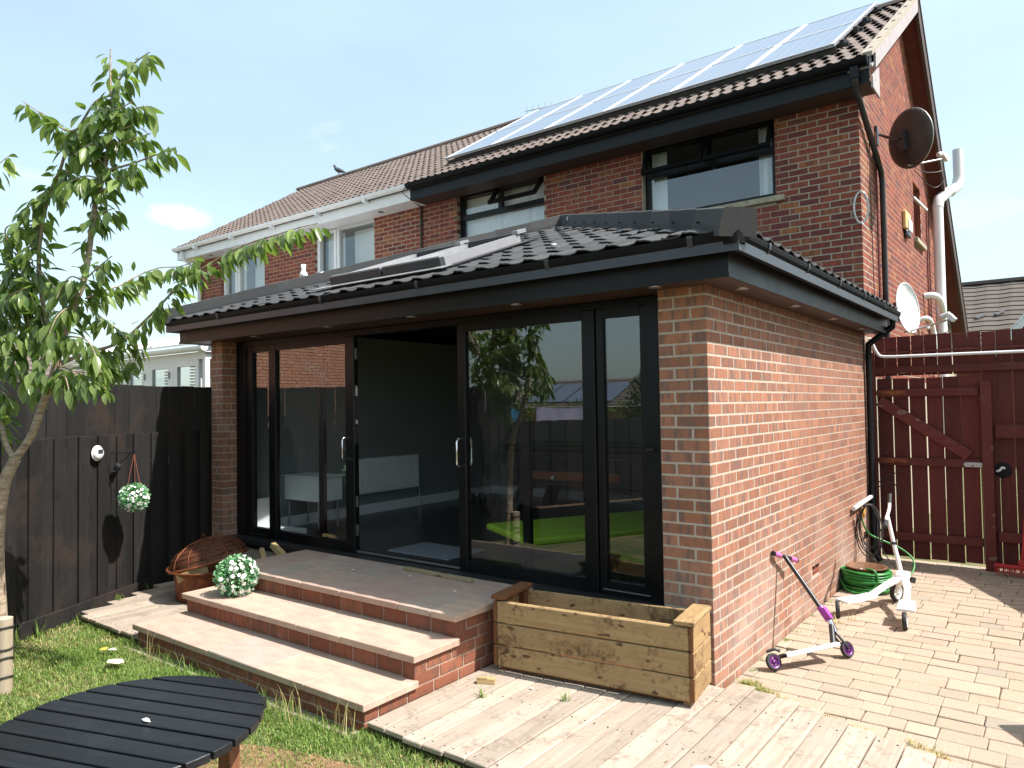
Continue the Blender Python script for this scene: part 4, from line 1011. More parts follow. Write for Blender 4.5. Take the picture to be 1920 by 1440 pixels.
# roof top things
t = thing('tv_aerial', 'small thin television aerial above the solar panels', 'aerial', (-7.25, RYR+1.2, RZR-.55))
MB().tube([(0, 0, 0), (0, 0, 1.36)], .014, 6).obj('mast', 'steel', t); MB().tube([(-.30, -.1, 1.30), (.30, .1, 1.34)], .009, 5).obj('boom', 'steel', t)
for i in range(5): MB().tube([(-.26+.13*i, -.09+.045*i-.0, 1.30+.008*i-.12), (-.26+.13*i, -.09+.045*i, 1.30+.008*i+.12)], .006, 4).obj('element', 'steel', t)
t = thing('bird', 'dark grey pigeon perched on the far roof ridge', 'bird', (-12.55, RYR, RZR+.09), R(200))
m = MB(); m.tube(curve([(-.20, 0, .05), (-.10, 0, .09), (0, 0, .13), (.07, 0, .17), (.10, 0, .23), (.125, 0, .25), (.15, 0, .245)], 3), [.012, .02, .03, .04, .05, .058, .062, .06, .055, .048, .04, .034, .032, .034, .036, .034, .026, .014, .006][:19], 10); m.obj('body', 'feather', t)
for s_ in (-.02, .02): MB().tube([(0, s_, .0), (.0, s_, .09)], .006, 5).obj('leg', 'terracotta', t)
t = thing('shuttlecock', 'white shuttlecock lying on the far hip of the extension roof', 'shuttlecock', (EXL+1.02, EY+1.02, EZ+SL*1.02+.135), 0)
MB().lathe([(.001, 0), (.035, .008), (.046, .035), (.034, .065), (.02, .085), (.028, .15), (.001, .152)], 14).obj('cone', 'white_paint', t)

# ---------------------------------------------------------------- brick steps
steps = thing('garden_steps', 'three brick steps with pale sandstone treads below the patio doors', 'steps')
SX0, SX1 = -3.97, -1.372
levels = [(.15, -1.575), (.30, -1.185), (.45, -.815)]; OH = .028; TH = .042
m = MB()
for z, yf in levels: m.box(SX0+.03, SX1-.005, yf+.005, -.004, -.12 if z == .15 else z-.15-TH+.0, z-TH-.001)
m.obj('step_core', 'mortar_step', steps)
rr = random.Random(4)
for i, (z, yf) in enumerate(levels):
    yb = levels[i+1][1]+.012 if i < 2 else -.003
    ww = .45 if i != 1 else .6; y0 = yf-OH
    x = SX0; xs = []
    while x < SX1+OH-.01:
        w_ = rr.choice((.45, .6, .45, .3)); e = min(x+w_, SX1+OH)
        if SX1+OH-e < .15: e = SX1+OH
        if i == 2:
            yk = y0+.42
            for (ya, y2) in ((y0, yk-.003), (yk+.003, yb)): MB().cbox(x, e-.005, ya, y2, z-TH, z+rr.uniform(-.001, .0015), .004, None, .0012, rr).obj('paving_slab', 'slab', steps)
        else: MB().cbox(x, e-.004, y0, yb, z-TH, z+rr.uniform(-.001, .0015), .004, None, .0012, rr).obj('paving_slab', 'slab', steps)
        x = e
out = []
for i, (z, yf) in enumerate(levels):
    zt = z-TH-.004
    rows = [zt-.0495] if i else [zt-.0325, zt-.1075]; zs_ = 1.5 if i else 1.0
    for k, zc in enumerate(rows):
        ph = .1025 if (i+k) % 2 else .215
        xx = SX1; first = True
        while xx > SX0+.06:
            L = ph if first else .215; first = False; a = max(xx-L, SX0+.03)
            out.append((frame((a, yf, zc), (1,0,0), N1, (0,0,zs_)), L if abs(xx-a-L) < .01 else round(xx-a, 2), ((a+xx)/2, yf, zc))); xx -= L+.01
for k in range(6):       # right hand side wall of the steps
    zc = .402-.0325-.075*k
    yf = next(y for z, y in levels if zc < z-TH)
    if zc < .0: break
    brick_course((SX1, 0), (0,1,0), (-1,0,0), zc, yf+(.1125 if (k % 2 == 0) else .0), -.01, .215, [], out)
    brick_course((SX0+.03+.1025, 0), (0,1,0), (-1,0,0), zc, yf+.11, -.01, .215, [], out)
lay_bricks(steps, out, 'brick_step')
m = MB(); m.box(-4.0, -1.40, -1.66, -1.58, -.05, -.012); o = m.obj('concrete_footing', 'concrete', steps)

# ---------------------------------------------------------------- wooden planter, set at a slight angle
pt = thing('wooden_planter', 'empty pale pine planter box standing on the decking beside the steps', 'planter', (-1.262, -.575, .05), R(7.4))
PL, PW, PB = 1.315, .37, .134
rr = random.Random(8)
for i in range(3):
    z0 = .035+i*(PB+.007)
    if True:
        MB().cbox(.028, PL-.028, .0, .026, z0, z0+PB, .006, None, .002, rr).obj('front_board', 'planter_wood', pt)
        MB().cbox(.028, PL-.028, PW-.026, PW, z0, z0+PB, .004, None, .0012, rr).obj('back_board', 'planter_wood', pt)
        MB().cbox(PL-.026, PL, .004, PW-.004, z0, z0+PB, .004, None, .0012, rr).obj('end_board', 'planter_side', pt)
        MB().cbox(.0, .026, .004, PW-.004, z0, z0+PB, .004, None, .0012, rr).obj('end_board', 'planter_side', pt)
for i in range(3):
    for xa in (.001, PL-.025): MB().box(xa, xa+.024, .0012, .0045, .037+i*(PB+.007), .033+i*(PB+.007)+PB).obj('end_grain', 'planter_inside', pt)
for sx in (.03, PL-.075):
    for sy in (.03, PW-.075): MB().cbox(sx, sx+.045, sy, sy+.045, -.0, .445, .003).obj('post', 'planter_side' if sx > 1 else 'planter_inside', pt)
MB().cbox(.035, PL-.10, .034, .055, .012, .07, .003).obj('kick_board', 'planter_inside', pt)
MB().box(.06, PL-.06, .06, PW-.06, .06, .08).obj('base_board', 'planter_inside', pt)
MB().cbox(-.008, .092, -.012, PW+.02, .46, .488, .005, None, .0015, rr).obj('cap_board', 'planter_inside', pt, mw=T(0, 0, .004) @ RX(0))
MB().cbox(PL-.112, PL+.008, -.010, PW+.01, .46, .488, .005, None, .0015, rr).obj('cap_board', 'planter_side', pt)

# ---------------------------------------------------------------- black boundary fence (left)
FA = Vector((-5.717, -.317, 0)); FE = Vector((.4541, -.8910, 0)); FN = Vector((.8910, .4541, 0))
def FP(s, off, z): return FA+FE*s+FN*off+Vector((0, 0, z))
def fmat(s, off, z): return frame(FP(s, off, z), FE, -FN, (0, 0, 1))     # x along the fence, y away from the garden
fence = thing('timber_fence', 'black stained timber fence of tall upright boards behind the cherry tree', 'fence')
rr = random.Random(12)
s = -.78; i_ = 0
while s < 6.6:
    w = rr.choice((.135, .145, .15, .125)); h = 1.555+rr.uniform(-.008, .008)
    MB().cbox(0, w, 0, .018, .02, h, .003, None, .0018, rr).obj('fence_board', 'fence_black', fence, mw=fmat(s, (.0 if i_ % 2 else -.0)+(.019 if i_ % 2 else 0)*-1+rr.uniform(0, .003), 0)); s += w-(.012 if i_ % 2 else .010); i_ += 1
s = -.78
while s < 3.1:
    w = rr.choice((.185, .19, .205, .21)); h = 2.03+rr.uniform(-.012, .012)
    MB().cbox(0, w, 0, .018, 1.30, h, .003, None, .0018, rr).obj('fence_board', 'fence_black', fence, mw=fmat(s, -.044+rr.uniform(0, .004), 0)); s += w+rr.choice((.003, .005, .012, .003))
MB().cbox(0, 7.3, -.022, -.002, -.04, .125, .004).obj('gravel_board', 'fence_black', fence, mw=fmat(-.75, .010, 0) @ RX(0))
for zz in (.4, 1.1, 1.62): MB().box(0, 7.2 if zz < 1.5 else 3.8, .05, .09, zz, zz+.07).obj('rail', 'fence_black', fence, mw=fmat(-.75, -.03, 0))
for ss in (-.7, 1.2, 3.05, 4.9, 6.5): MB().box(0, .09, .09, .18, -.1, 1.98 if ss < 3.1 else 1.5).obj('post', 'fence_black', fence, mw=fmat(ss, 0, 0))
rb_ = thing('added_raised_bed', 'low black raised bed added out of frame to darken the door reflections', 'raised bed')  # out of view, added so the right door panes reflect something dark
for zz in (0, .15, .30): MB().cbox(0, 2.9, -.62, -.58, zz, zz+.145, .004).obj('sleeper', 'table_black', rb_, mw=fmat(3.35, 0, 0)); MB().cbox(-.04, -.0, -.62, -.03, zz, zz+.145, .004).obj('sleeper', 'table_black', rb_, mw=fmat(3.35, 0, 0))
MB().box(0, 2.9, -.58, -.03, .36, .38).obj('bed_soil', 'soil', rb_, mw=fmat(3.35, 0, 0))
t = thing('solar_light', 'small round solar wall light screwed to the black fence', 'light', FP(1.158, .012, 1.40), math.atan2(FN.y, FN.x))
rot = RY(R(90))
MB().lathe([(.001, .035), (.045, .032), (.058, .018), (.06, 0)], 20, rot).obj('housing', 'white_plastic', t)
MB().box(.034, .0375, -.028, .028, -.002, .034).obj('solar_cell', 'dark_metal', t); MB().lathe([(.001, .006), (.07, .004), (.07, 0)], 20, rot).obj('back_plate', 'white_plastic', t)
t = thing('plant_bracket', 'black scrolled iron bracket holding the hanging flower ball', 'bracket', FP(1.0, .02, 1.365), math.atan2(FN.y, FN.x))
MB().tube([(.005, 0, -.16), (.005, 0, .03)], .007, 6).obj('back_bar', 'black_satin', t); MB().tube([(.005, 0, .03), (.24, -.0, .03), (.262, 0, .045)], .006, 6).obj('arm', 'black_satin', t)
MB().tube(curve([(.01, 0, -.15), (.06, 0, -.14), (.09, 0, -.07), (.15, 0, -.02), (.20, 0, .02)]), .005, 6).obj('scroll', 'black_satin', t)
m = MB(); m.tube(curve([(.015, .02, -.13), (.04, .05, -.10), (.03, .10, -.08)], 3), [.01, .02, .028, .03, .022, .015, .008][:7], 8); m.tube([(.03, .05, -.09), (.05, .12, -.04)], [.02, .004], 6); m.obj('iron_bird', 'black_satin', t)
# topiary balls
def leafquads(rnd, n, gen, l=.02, w=.012):
    mb = MB()
    for _ in range(n):
        p, d = gen(rnd); d = (d+Vector((rnd.gauss(0, .55), rnd.gauss(0, .55), rnd.gauss(0, .55)))).normalized()
        sd = d.cross(Vector((rnd.gauss(0, 1), rnd.gauss(0, 1), rnd.gauss(0, 1)))).normalized(); u = d.cross(sd); k = rnd.uniform(.7, 1.25); L, W_ = l*k, w*k
        mb.add([p, p+d*L*.45+sd*W_/2+u*W_*.15, p+d*L, p+d*L*.45-sd*W_/2+u*W_*.15], [(0, 1, 2), (0, 2, 3)])
    return mb
def sph(rnd, r0, r1):
    v = Vector((rnd.gauss(0, 1), rnd.gauss(0, 1), rnd.gauss(0, 1))).normalized(); return v*rnd.uniform(r0, r1), v
def flower_ball(label, loc, r, seed, strings, bald=None, nfl=150):
    rnd = random.Random(seed); t = thing('flower_ball', label, 'topiary ball', loc)
    MB().lathe([(r*.78*math.sin(math.pi*i/8)+.0005, -r*.78*math.cos(math.pi*i/8)) for i in range(9)], 14).obj('core', 'conifer', t)
    leafquads(rnd, 2000, lambda q: sph(q, r*.70, r*1.0), .024, .015).obj('foliage', 'topiary', t, kind='stuff')
    fl = MB(); n = 0
    while n < nfl:
        p, v = sph(rnd, r*.93, r*1.06)
        if bald is not None and v.dot(bald) > .38 and rnd.random() < .95: n += 1; continue
        sd = v.orthogonal().normalized(); u = v.cross(sd); q0 = rnd.uniform(0, 6); tl = Vector((rnd.gauss(0, .35), rnd.gauss(0, .35), rnd.gauss(0, .35))); v = (v+tl).normalized(); sd = v.orthogonal().normalized(); u = v.cross(sd); q9 = rnd.uniform(.7, 1.15)
        for j in range(5):
            a = q0+2*math.pi*j/5; d = sd*math.cos(a)+u*math.sin(a); e = v.cross(d)
            fl.add([p, p+(d*.009+e*.0075+v*.004)*q9, p+(d*.016+e*.004+v*.002)*q9, p+(d*.016-e*.004+v*.002)*q9, p+(d*.009-e*.0075+v*.004)*q9], [(0, 1, 2, 3, 4)])
        n += 1
    fl.obj('flowers', 'petal', t, kind='stuff')
    if strings:
        m = MB()
        for (dx, dy) in ((.05, .03), (-.05, .03), (0, -.06)): m.tube([(dx, dy, r*.9), (0, 0, strings)], .0019, 4)
        m.obj('hanging_cords', 'terracotta', t)
    return t
flower_ball('hanging ball of white artificial flowers in front of the black fence', FP(1.0, .262, .985), .121, 1, .40)
flower_ball('artificial flower ball sitting on the middle brick step', (-3.545, -.99, .30+.150), .160, 2, 0, Vector((-.72, -.50, .45)).normalized(), 210)

# ---------------------------------------------------------------- fire pit and firewood
t = thing('fire_pit', 'rusty steel fire pit with a domed mesh lid beside the black fence', 'fire pit', (-4.62, -.62, .05))
MB().lathe([(.24, .0), (.265, .02), (.275, .22), (.29, .27), (.345, .285), (.35, .275), (.30, .255), (.262, .2), (.25, .03), (.001, .03)], 32).obj('bowl', 'rust', t)
for a in (.3, 2.4, 4.5): MB().bar((.2*math.cos(a), .2*math.sin(a), .02), (.24*math.cos(a), .24*math.sin(a), 0), .04, .03).obj('foot', 'rust', t)
lid = RX(R(-13)); lm = T(-.02, .03, .33) @ Matrix.Rotation(R(14), 4, Vector((.6, -.8, 0)))
pr = [(.335*math.cos(q), .20*math.sin(q)) for q in [i*math.pi/2/7 for i in range(8)]]
def meshlid():
    m = MB()
    for j in range(12):
        a = 2*math.pi*j/12
        m.tube([lm @ Vector((r*math.cos(a), r*math.sin(a), z)) for r, z in pr], .0035 if j % 3 else .009, 4, caps=False)
    for i in range(1, 7):
        r, z = pr[i]; m.tube([lm @ Vector((r*math.cos(2*math.pi*j/28), r*math.sin(2*math.pi*j/28), z)) for j in range(28)], .0028, 3, closed=True)
    return m
meshlid().obj('lid_bars', 'rust', t)
def gauze():
    m, n, l, b = nodes('rusted spark mesh'); out = n['Material Output']
    b.inputs['Base Color'].default_value = (.12, .04, .018, 1); b.inputs['Roughness'].default_value = .7
    tr_ = n.new('ShaderNodeBsdfTransparent'); s_ = n.new('ShaderNodeMixShader'); s_.inputs[0].default_value = .62
    l.new(tr_.outputs[0], s_.inputs[1]); l.new(b.outputs[0], s_.inputs[2]); l.new(s_.outputs[0], out.inputs[0]); return m
M['gauze'] = gauze()
MB().lathe([(r*.985, z*.985) for r, z in pr], 28, lm).obj('lid_mesh', 'gauze', t)
MB().lathe([(.335, -.012), (.358, -.016), (.36, .0), (.335, .006)], 32, lm).obj('lid_rim', 'rust', t)
m = MB(); m.tube(curve([lm @ Vector(p) for p in [(-.03, 0, .2), (-.02, 0, .235), (.02, 0, .235), (.03, 0, .2)]]), .006, 5); m.obj('lid_handle', 'rust', t)
logs = [((-4.78, -.66, .31), 40, 8, .22, 'short split log poking out under the fire pit lid near the fence'), ((-4.55, -.80, .30), 75, 10, .26, 'split log leaning in the front of the fire pit bowl'),
        ((-4.28, -.50, .40), 160, 14, .40, 'pale log wedged between the fire pit lid and the steps'), ((-4.12, -.36, .43), 150, 6, .34, 'pale split log end beside the top step'), ((-4.15, -.18, .45), 158, 4, .40, 'farthest pale log by the left glass door sill'),
        ((-4.3, -.33, .33), 20, 5, .4, 'dark log lying across the stack behind the fire pit')]
for (p, a, tilt, L, lab) in logs:
    rr = random.Random(int(a*7)); h = .032
    poly = [(h*(1+rr.uniform(-.2, .3))*math.cos(q)*1.2, h*(1+rr.uniform(-.2, .2))*math.sin(q)) for q in (0.2, 1.3, 2.4, 3.6, 5.2)]
    o = MB().prism(poly, -L/2, L/2, RY(R(90))).obj('log', 'firewood', mw=T(*p) @ RZ(R(a)) @ RY(R(-tilt))); o['label'] = lab; o['category'] = 'firewood'; o['group'] = 'firewood by the fire pit'
o = MB().cbox(-4.45, -4.06, -.50, -.06, .052, .33, .01).obj('log_crate', 'maroon'); o['label'] = 'dark red box under the firewood beside the steps'; o['category'] = 'box'

# ---------------------------------------------------------------- round black table
TCX, TCY, TZ, TR_ = -1.09, -2.97, .60, .482
t = thing('garden_table', 'round black painted garden table of parallel boards on the lawn', 'table', (TCX, TCY, 0), R(18.5))
PWD = .098; n = 10; rr = random.Random(6)
for i in range(n):
    y0 = -TR_+2*TR_*i/n+.007; y1 = -TR_+2*TR_*(i+1)/n-.007
    poly = []
    ks = 8
    hx = lambda y: math.sqrt(max(0, TR_*TR_-y*y))
    ys = [y0+(y1-y0)*k/ks for k in range(ks+1)]
    poly = [(hx(y), y) for y in ys]+[(-hx(y), y) for y in reversed(ys)]
    pts = []; 
    for p in poly:
        if not pts or (Vector(p)-Vector(pts[-1])).length > 1e-4: pts.append(p)
    k = len(pts); c = .003
    vs = [(x, y, -.028) for x, y in pts]+[(x, y, -c) for x, y in pts]+[(x*(1-c/.4), y+(c if y < (y0+y1)/2 else -c)*.6, 0) for x, y in pts]
    fs = [tuple(reversed(range(k))), tuple(range(2*k, 3*k))]+[(a*k+j, a*k+(j+1) % k, (a+1)*k+(j+1) % k, (a+1)*k+j) for a in (0, 1) for j in range(k)]
    yc = (y0+y1)/2
    MB().add([(x, y-yc, z) for x, y, z in vs], fs).obj('table_board', 'table_black', t, mw=T(0, yc, TZ+rr.uniform(-.001, .001)))
for sx in (-.22, .24): MB().cbox(sx, sx+.06, -.42, .42, TZ-.075, TZ-.029, .003).obj('batten', 'table_black', t)
for sx in (-.25, .25):
    for sy in (-.25, .25): MB().cbox(sx-.03, sx+.03, sy-.03, sy+.03, .0, TZ-.03, .004).obj('leg', 'table_leg', t)
for sy in (-.25, .25): MB().cbox(-.22, .22, sy-.012, sy+.012, TZ-.15, TZ-.076, .003).obj('apron', 'table_leg', t)
for sx in (-.25, .25): MB().cbox(sx-.012, sx+.012, -.22, .22, TZ-.15, TZ-.076, .003).obj('apron', 'table_leg', t)

# ---------------------------------------------------------------- red fence, gate and what hangs there
GY = 4.70
rf = thing('timber_fence', 'tall red brown timber fence beside and above the garden gate', 'fence')
rr = random.Random(31)
x = .03; bx = []
while x < 2.95:
    w = rr.choice((.118, .13, .14, .15)); bx.append((x, min(x+w, 2.97))); x += w+rr.choice((.005, .007, .009))
for (a, b) in bx:
    z0 = 2.035 if b < 1.07 else .03
    z1 = 2.47+rr.uniform(-.006, .006)
    MB().cbox(0, b-a, 0, .019, z0, z1, .003, None, .0016, rr).obj('fence_board', 'fence_red', rf, mw=T(a, GY+rr.uniform(0, .004), 0))
MB().cbox(.05, 2.97, -.04, -.002, 2.055, 2.135, .004).obj('rail', 'rail_red', rf, mw=T(0, GY, 0))
MB().cbox(.05, 2.97, -.03, -.002, 2.285, 2.305, .003).obj('rail', 'rail_red', rf, mw=T(0, GY, 0))
MB().cbox(1.16, 2.97, -.045, -.002, 1.36, 1.50, .004).obj('rail', 'rail_red', rf, mw=T(0, GY, 0))
MB().cbox(1.16, 2.97, -.045, -.002, .30, .40, .004).obj('rail', 'rail_red', rf, mw=T(0, GY, 0))
MB().cbox(1.045, 1.145, -.085, .0, -.05, 1.95, .005).obj('post', 'rail_red', rf, mw=T(0, GY-.003, 0)); MB().cbox(.005, .06, -.05, .0, -.05, 2.30, .005).obj('post', 'rail_red', rf, mw=T(0, GY-.003, 0))
m = MB(); m.lathe([(.001, 0), (.075, .0), (.085, -.012), (.085, -.02)], 16, T(1.215, GY-.006, 1.03) @ RX(R(90)) @ T(0, 0, .0)); o = m.obj('latch_hole_shade', 'hole_shade', rf)  # black disc laid on the boards as the shade of a hole
MB().tube(curve([(1.165, GY-.03, 1.02), (1.19, GY-.045, 1.03), (1.215, GY-.04, 1.06), (1.235, GY-.03, 1.05)]), .012, 6).obj('latch_cord', 'white_plastic', rf)
gt = thing('garden_gate', 'red brown boarded garden gate with diagonal brace and bolt', 'gate', (0, 0, 0))
x = .067
gb = []
while x < 1.03:
    w = .150; b = min(x+w, 1.038); z1 = 2.01; MB().cbox(0, b-x, 0, .018, .045+rr.uniform(-.01, .01), z1+rr.uniform(-.008, .004), .003, None, .0016, rr).obj('gate_board', 'fence_red', gt, mw=T(x, GY-.005, 0)); x = b+rr.choice((.008, .010, .012))
for zz in (1.80, 1.05, .235): MB().cbox(.07, 1.03, -.04, -.002, zz, zz+.085, .004).obj('gate_rail', 'rail_red', gt, mw=T(0, GY-.007, 0))
m = MB(); m.bar((.09, -.02, 1.76), (.93, -.02, 1.17), .034, .115, (0, 0, 1), .003); m.obj('gate_brace', 'rail_red', gt, mw=T(0, GY-.008, 0))
for zz in (1.825, 1.077): MB().cbox(.065, .36, -.052, -.045, zz, zz+.045, .002).obj('hinge', 'rust', gt, mw=T(0, GY-.006, 0))
MB().cbox(.885, 1.045, -.058, -.046, 1.055, 1.105, .003).obj('bolt_plate', 'steel', gt, mw=T(0, GY-.006, 0)); MB().tube([(.88, GY-.066, 1.082), (1.06, GY-.066, 1.082)], .009, 8).obj('bolt', 'steel', gt); MB().tube([(.96, GY-.066, 1.082), (.96, GY-.10, 1.06)], .007, 6).obj('bolt_knob', 'steel', gt)
m = MB(); m.tube(curve([(.035, GY-.14, 2.46), (.05, GY-.10, 2.40), (.09, GY-.08, 2.30), (.13, GY-.06, 2.255), (.25, GY-.055, 2.245)], 5)+[Vector((1.0, GY-.055, 2.240)), Vector((2.9, GY-.055, 2.225))], .0165, 8)
o = m.obj('conduit', 'white_plastic'); o['label'] = 'white plastic pipe running along the top of the red fence'; o['category'] = 'pipe'
t = thing('broom', 'red yard broom standing against the red fence', 'broom', (1.27, 4.46, 0), R(-8))
MB().cbox(-.14, .26, -.03, .03, .085, .115, .006).obj('head', 'red_plastic', t); m = MB(); rr = random.Random(3)
for i in range(240): 
    x, y = rr.uniform(-.135, .255), rr.uniform(-.026, .026); m.add([(x-.002, y, .086), (x+.002, y, .086), (x+rr.uniform(-.008, .008), y+rr.uniform(-.012, .012), .002)], [(0, 1, 2)])
m.obj('bristles', 'red_plastic', t, kind='stuff'); MB().tube([(.09, 0, .11), (.17, .12, 1.35)], .012, 8).obj('handle', 'red_plastic', t); MB().cbox(.06, .12, -.02, .02, .116, .17, .006).obj('socket', 'red_plastic', t)
# fence on the other boundary, out of the picture to the right (its shadow falls on the paving)
sf_ = thing('timber_fence', 'red brown timber fence along the far side of the paved yard', 'fence')
SA = Vector((2.02, 4.66, 0))
for i in range(58):
    p = SA+FE*(.155*i); MB().cbox(0, .15, 0, .018, 0, 1.78, .003).obj('fence_board', 'fence_red', sf_, mw=frame(p, FE, -FN, (0, 0, 1)))
for zz in (.4, 1.35): MB().box(0, 9.0, .02, .06, zz, zz+.08).obj('rail', 'rail_red', sf_, mw=frame(SA, FE, -FN, (0, 0, 1)))
t = thing('shadow_bin', 'made-up bin just out of frame that casts a shadow on the paving', 'bin', (2.53, .56, 0), R(35))  # unseen; bin form made up to throw a shadow tip on the paving
MB().add([(-.22,-.24,.05),(.22,-.24,.05),(.22,.24,.05),(-.22,.24,.05),(-.27,-.3,.98),(.27,-.3,.98),(.27,.3,.98),(-.27,.3,.98)],[(0,3,2,1),(4,5,6,7),(0,1,5,4),(1,2,6,5),(2,3,7,6),(3,0,4,7)]).obj('body', 'black_plastic', t)
MB().cbox(-.29, .29, -.33, .33, .982, 1.03, .015).obj('lid', 'black_plastic', t)
for sx in (-.24, .24): MB().lathe([(.001, -.02), (.1, -.02), (.1, .02), (.001, .02)], 14, T(sx, .25, .1) @ RY(R(90))).obj('wheel', 'rubber', t)

# ---------------------------------------------------------------- scooters, hose and cables in the yard
t = thing('stunt_scooter', 'black and purple stunt scooter leaning on the sunlit brick wall', 'scooter')
def wheel(par, c, ax, r, w, tyre, rim, hub=None):
    c, ax = Vector(c), Vector(ax).normalized(); x = ax.orthogonal().normalized(); y = ax.cross(x); m4 = frame(c, x, y, ax)
    wh = MB().lathe([(r*.72, -w/2), (r*.93, -w/2), (r, -w*.25), (r, w*.25), (r*.93, w/2), (r*.72, w/2), (r*.72, -w/2)], 24, m4).obj('wheel', tyre, par)
    m = MB().lathe([(r*.78, -w*.46), (r*.55, -w*.52), (r*.55, w*.52), (r*.78, w*.46)], 24, m4); m.lathe([(.001, -w*.5), (r*.24, -w*.5), (r*.24, w*.5), (.001, w*.5)], 12, m4)
    for j in range(5):
        a = 2*math.pi*j/5; m.bar(m4 @ Vector((r*.2*math.cos(a), r*.2*math.sin(a), 0)), m4 @ Vector((r*.62*math.cos(a), r*.62*math.sin(a), 0)), w*.6, r*.16, ax)
    m.obj('rim', rim, wh); return wh
UP = Vector((-.42, .10, .86)).normalized(); DR = (Vector((.45, 1.0, .11))-Vector((.20, .635, .085))).normalized(); AXL = DR.cross(UP).normalized()
m = MB(); m.bar((.20, .635, .085), (.452, 1.0, .11), .105, .026, UP, .006); m.obj('deck', 'black_satin', t)
m = MB(); m.bar(Vector((.205, .645, .085))+UP*.015-AXL*.0, Vector((.447, .99, .11))+UP*.015, .07, .004, UP); m.obj('grip_tape', 'white_paint', t)
m = MB(); m.bar(Vector((.205, .64, .085))+AXL*.0545, Vector((.447, .992, .11))+AXL*.0545, .004, .022, UP); m.obj('deck_edge_strip', 'white_paint', t)
wheel(t, (.165, .585, .057), AXL, .055, .026, 'rubber', 'dark_purple'); wheel(t, (.497, 1.115, .057), AXL*.9+Vector((.3, .0, .0)), .055, .026, 'rubber', 'dark_purple')
MB().tube(curve([Vector((.20, .63, .10))+UP*.02, Vector((.18, .61, .10))+UP*.035, Vector((.135, .575, .09))+UP*.03]), [.010]*13, 6).obj('rear_brake', 'black_satin', t)
HB, HT = Vector((.425, 1.105, .165)), Vector((.385, 1.12, .235)); ST = Vector((.055, 1.25, .615))
MB().tube([Vector((.44, .985, .115)), HB*.35+HT*.65], .019, 8).obj('neck', 'black_satin', t); MB().tube([HB, HT], .021, 10).obj('head_tube', 'chrome', t)
MB().tube([HT, HT+(ST-HT)*.20], .026, 10).obj('clamp', 'purple', t); MB().bar(HT+(ST-HT)*.02+Vector((.02, -.02, .01)), HT+(ST-HT)*.18+Vector((.02, -.02, .01)), .03, .03).obj('clamp_bolts', 'purple', t)
MB().tube([HT+(ST-HT)*.2, ST], .0165, 10).obj('stem', 'black_satin', t)
for sg in (-1, 1): MB().tube([HB+AXL*.0, HB+AXL*.022*sg+Vector((.01, 0, -.03)), Vector((.497, 1.115, .057))+AXL*.022*sg], .009, 6).obj('fork', 'black_satin', t)
BA = Vector((.30, 1.0, -.36)).normalized(); BA = Vector((.06, .30, -.09)).normalized()
MB().tube([ST-BA*.17, ST+BA*.17], .0135, 8).obj('handlebar', 'black_satin', t)
for sg in (-1, 1):
    MB().tube([ST+BA*.075*sg, ST+BA*.165*sg], .0185, 10).obj('grip', 'pink', t); MB().tube([ST+BA*.166*sg, ST+BA*.182*sg], .0195, 10).obj('grip_end', 'black_satin', t)

t = thing('three_wheel_scooter', 'white three wheeled scooter with two foot plates beside the green hose', 'scooter')
wheel(t, (.515, 2.86, .085), (.9, -.35, 0), .085, .034, 'rubber', 'white_paint')
wheel(t, (.215, 2.07, .068), (.95, .25, .05), .068, .032, 'rubber', 'white_paint'); wheel(t, (.712, 2.01, .068), (.97, .1, .05), .068, .032, 'rubber', 'white_paint')
MB().tube([(.572, 2.79, .24), (.50, 2.84, .55), (.462, 2.865, .74)], [.02, .0165, .015], 10).obj('steering_column', 'white_paint', t)
MB().tube([(.512, 2.83, .50), (.507, 2.834, .52)], .026, 10).obj('column_clamp', 'black_satin', t)
MB().tube([(.572, 2.79, .24), (.55, 2.80, .19), (.515, 2.86, .085)], [.03, .026, .016], 8).obj('fork', 'white_paint', t)
hb = curve([(.455, 3.02, .87), (.46, 2.96, .80), (.462, 2.87, .755), (.468, 2.78, .735), (.475, 2.70, .70)], 4)
MB().tube(hb, .014, 8).obj('handlebar', 'white_paint', t)
MB().tube([(.45, 3.06, .91), (.457, 2.995, .84)], .019, 8).obj('grip', 'rubber', t); MB().tube([(.472, 2.735, .715), (.482, 2.63, .68)], .019, 8).obj('grip', 'rubber', t)
MB().tube(curve([(.475, 2.72, .70), (.42, 2.70, .60), (.44, 2.75, .45), (.53, 2.78, .30)]), .005, 5).obj('brake_cable', 'black_satin', t)
def plate(pts, w, th, mat, nm):
    m = MB()
    for i in range(len(pts)-1): m.bar(pts[i], pts[i+1], w[i], th, (0, 0, 1), .004)
    m.obj(nm, mat, t)
plate([(.585, 2.72, .255), (.49, 2.56, .20), (.40, 2.40, .135)], [.07, .062], .026, 'white_paint', 'trailing_arm')
plate([(.41, 2.41, .135), (.33, 2.26, .128), (.235, 2.10, .128)], [.115, .13], .022, 'white_paint', 'foot_plate')
plate([(.60, 2.74, .255), (.655, 2.52, .20), (.68, 2.32, .145)], [.058, .05], .026, 'white_paint', 'trailing_arm')
plate([(.68, 2.33, .14), (.695, 2.22, .135), (.71, 2.07, .135)], [.12, .13], .022, 'white_paint', 'foot_plate')
MB().cbox(.53, .64, 2.68, 2.80, .225, .29, .015).obj('pivot_housing', 'white_paint', t); MB().bar((.63, 2.80, .22), (.655, 2.86, .20), .03, .05).obj('rear_reflector', 'black_satin', t)

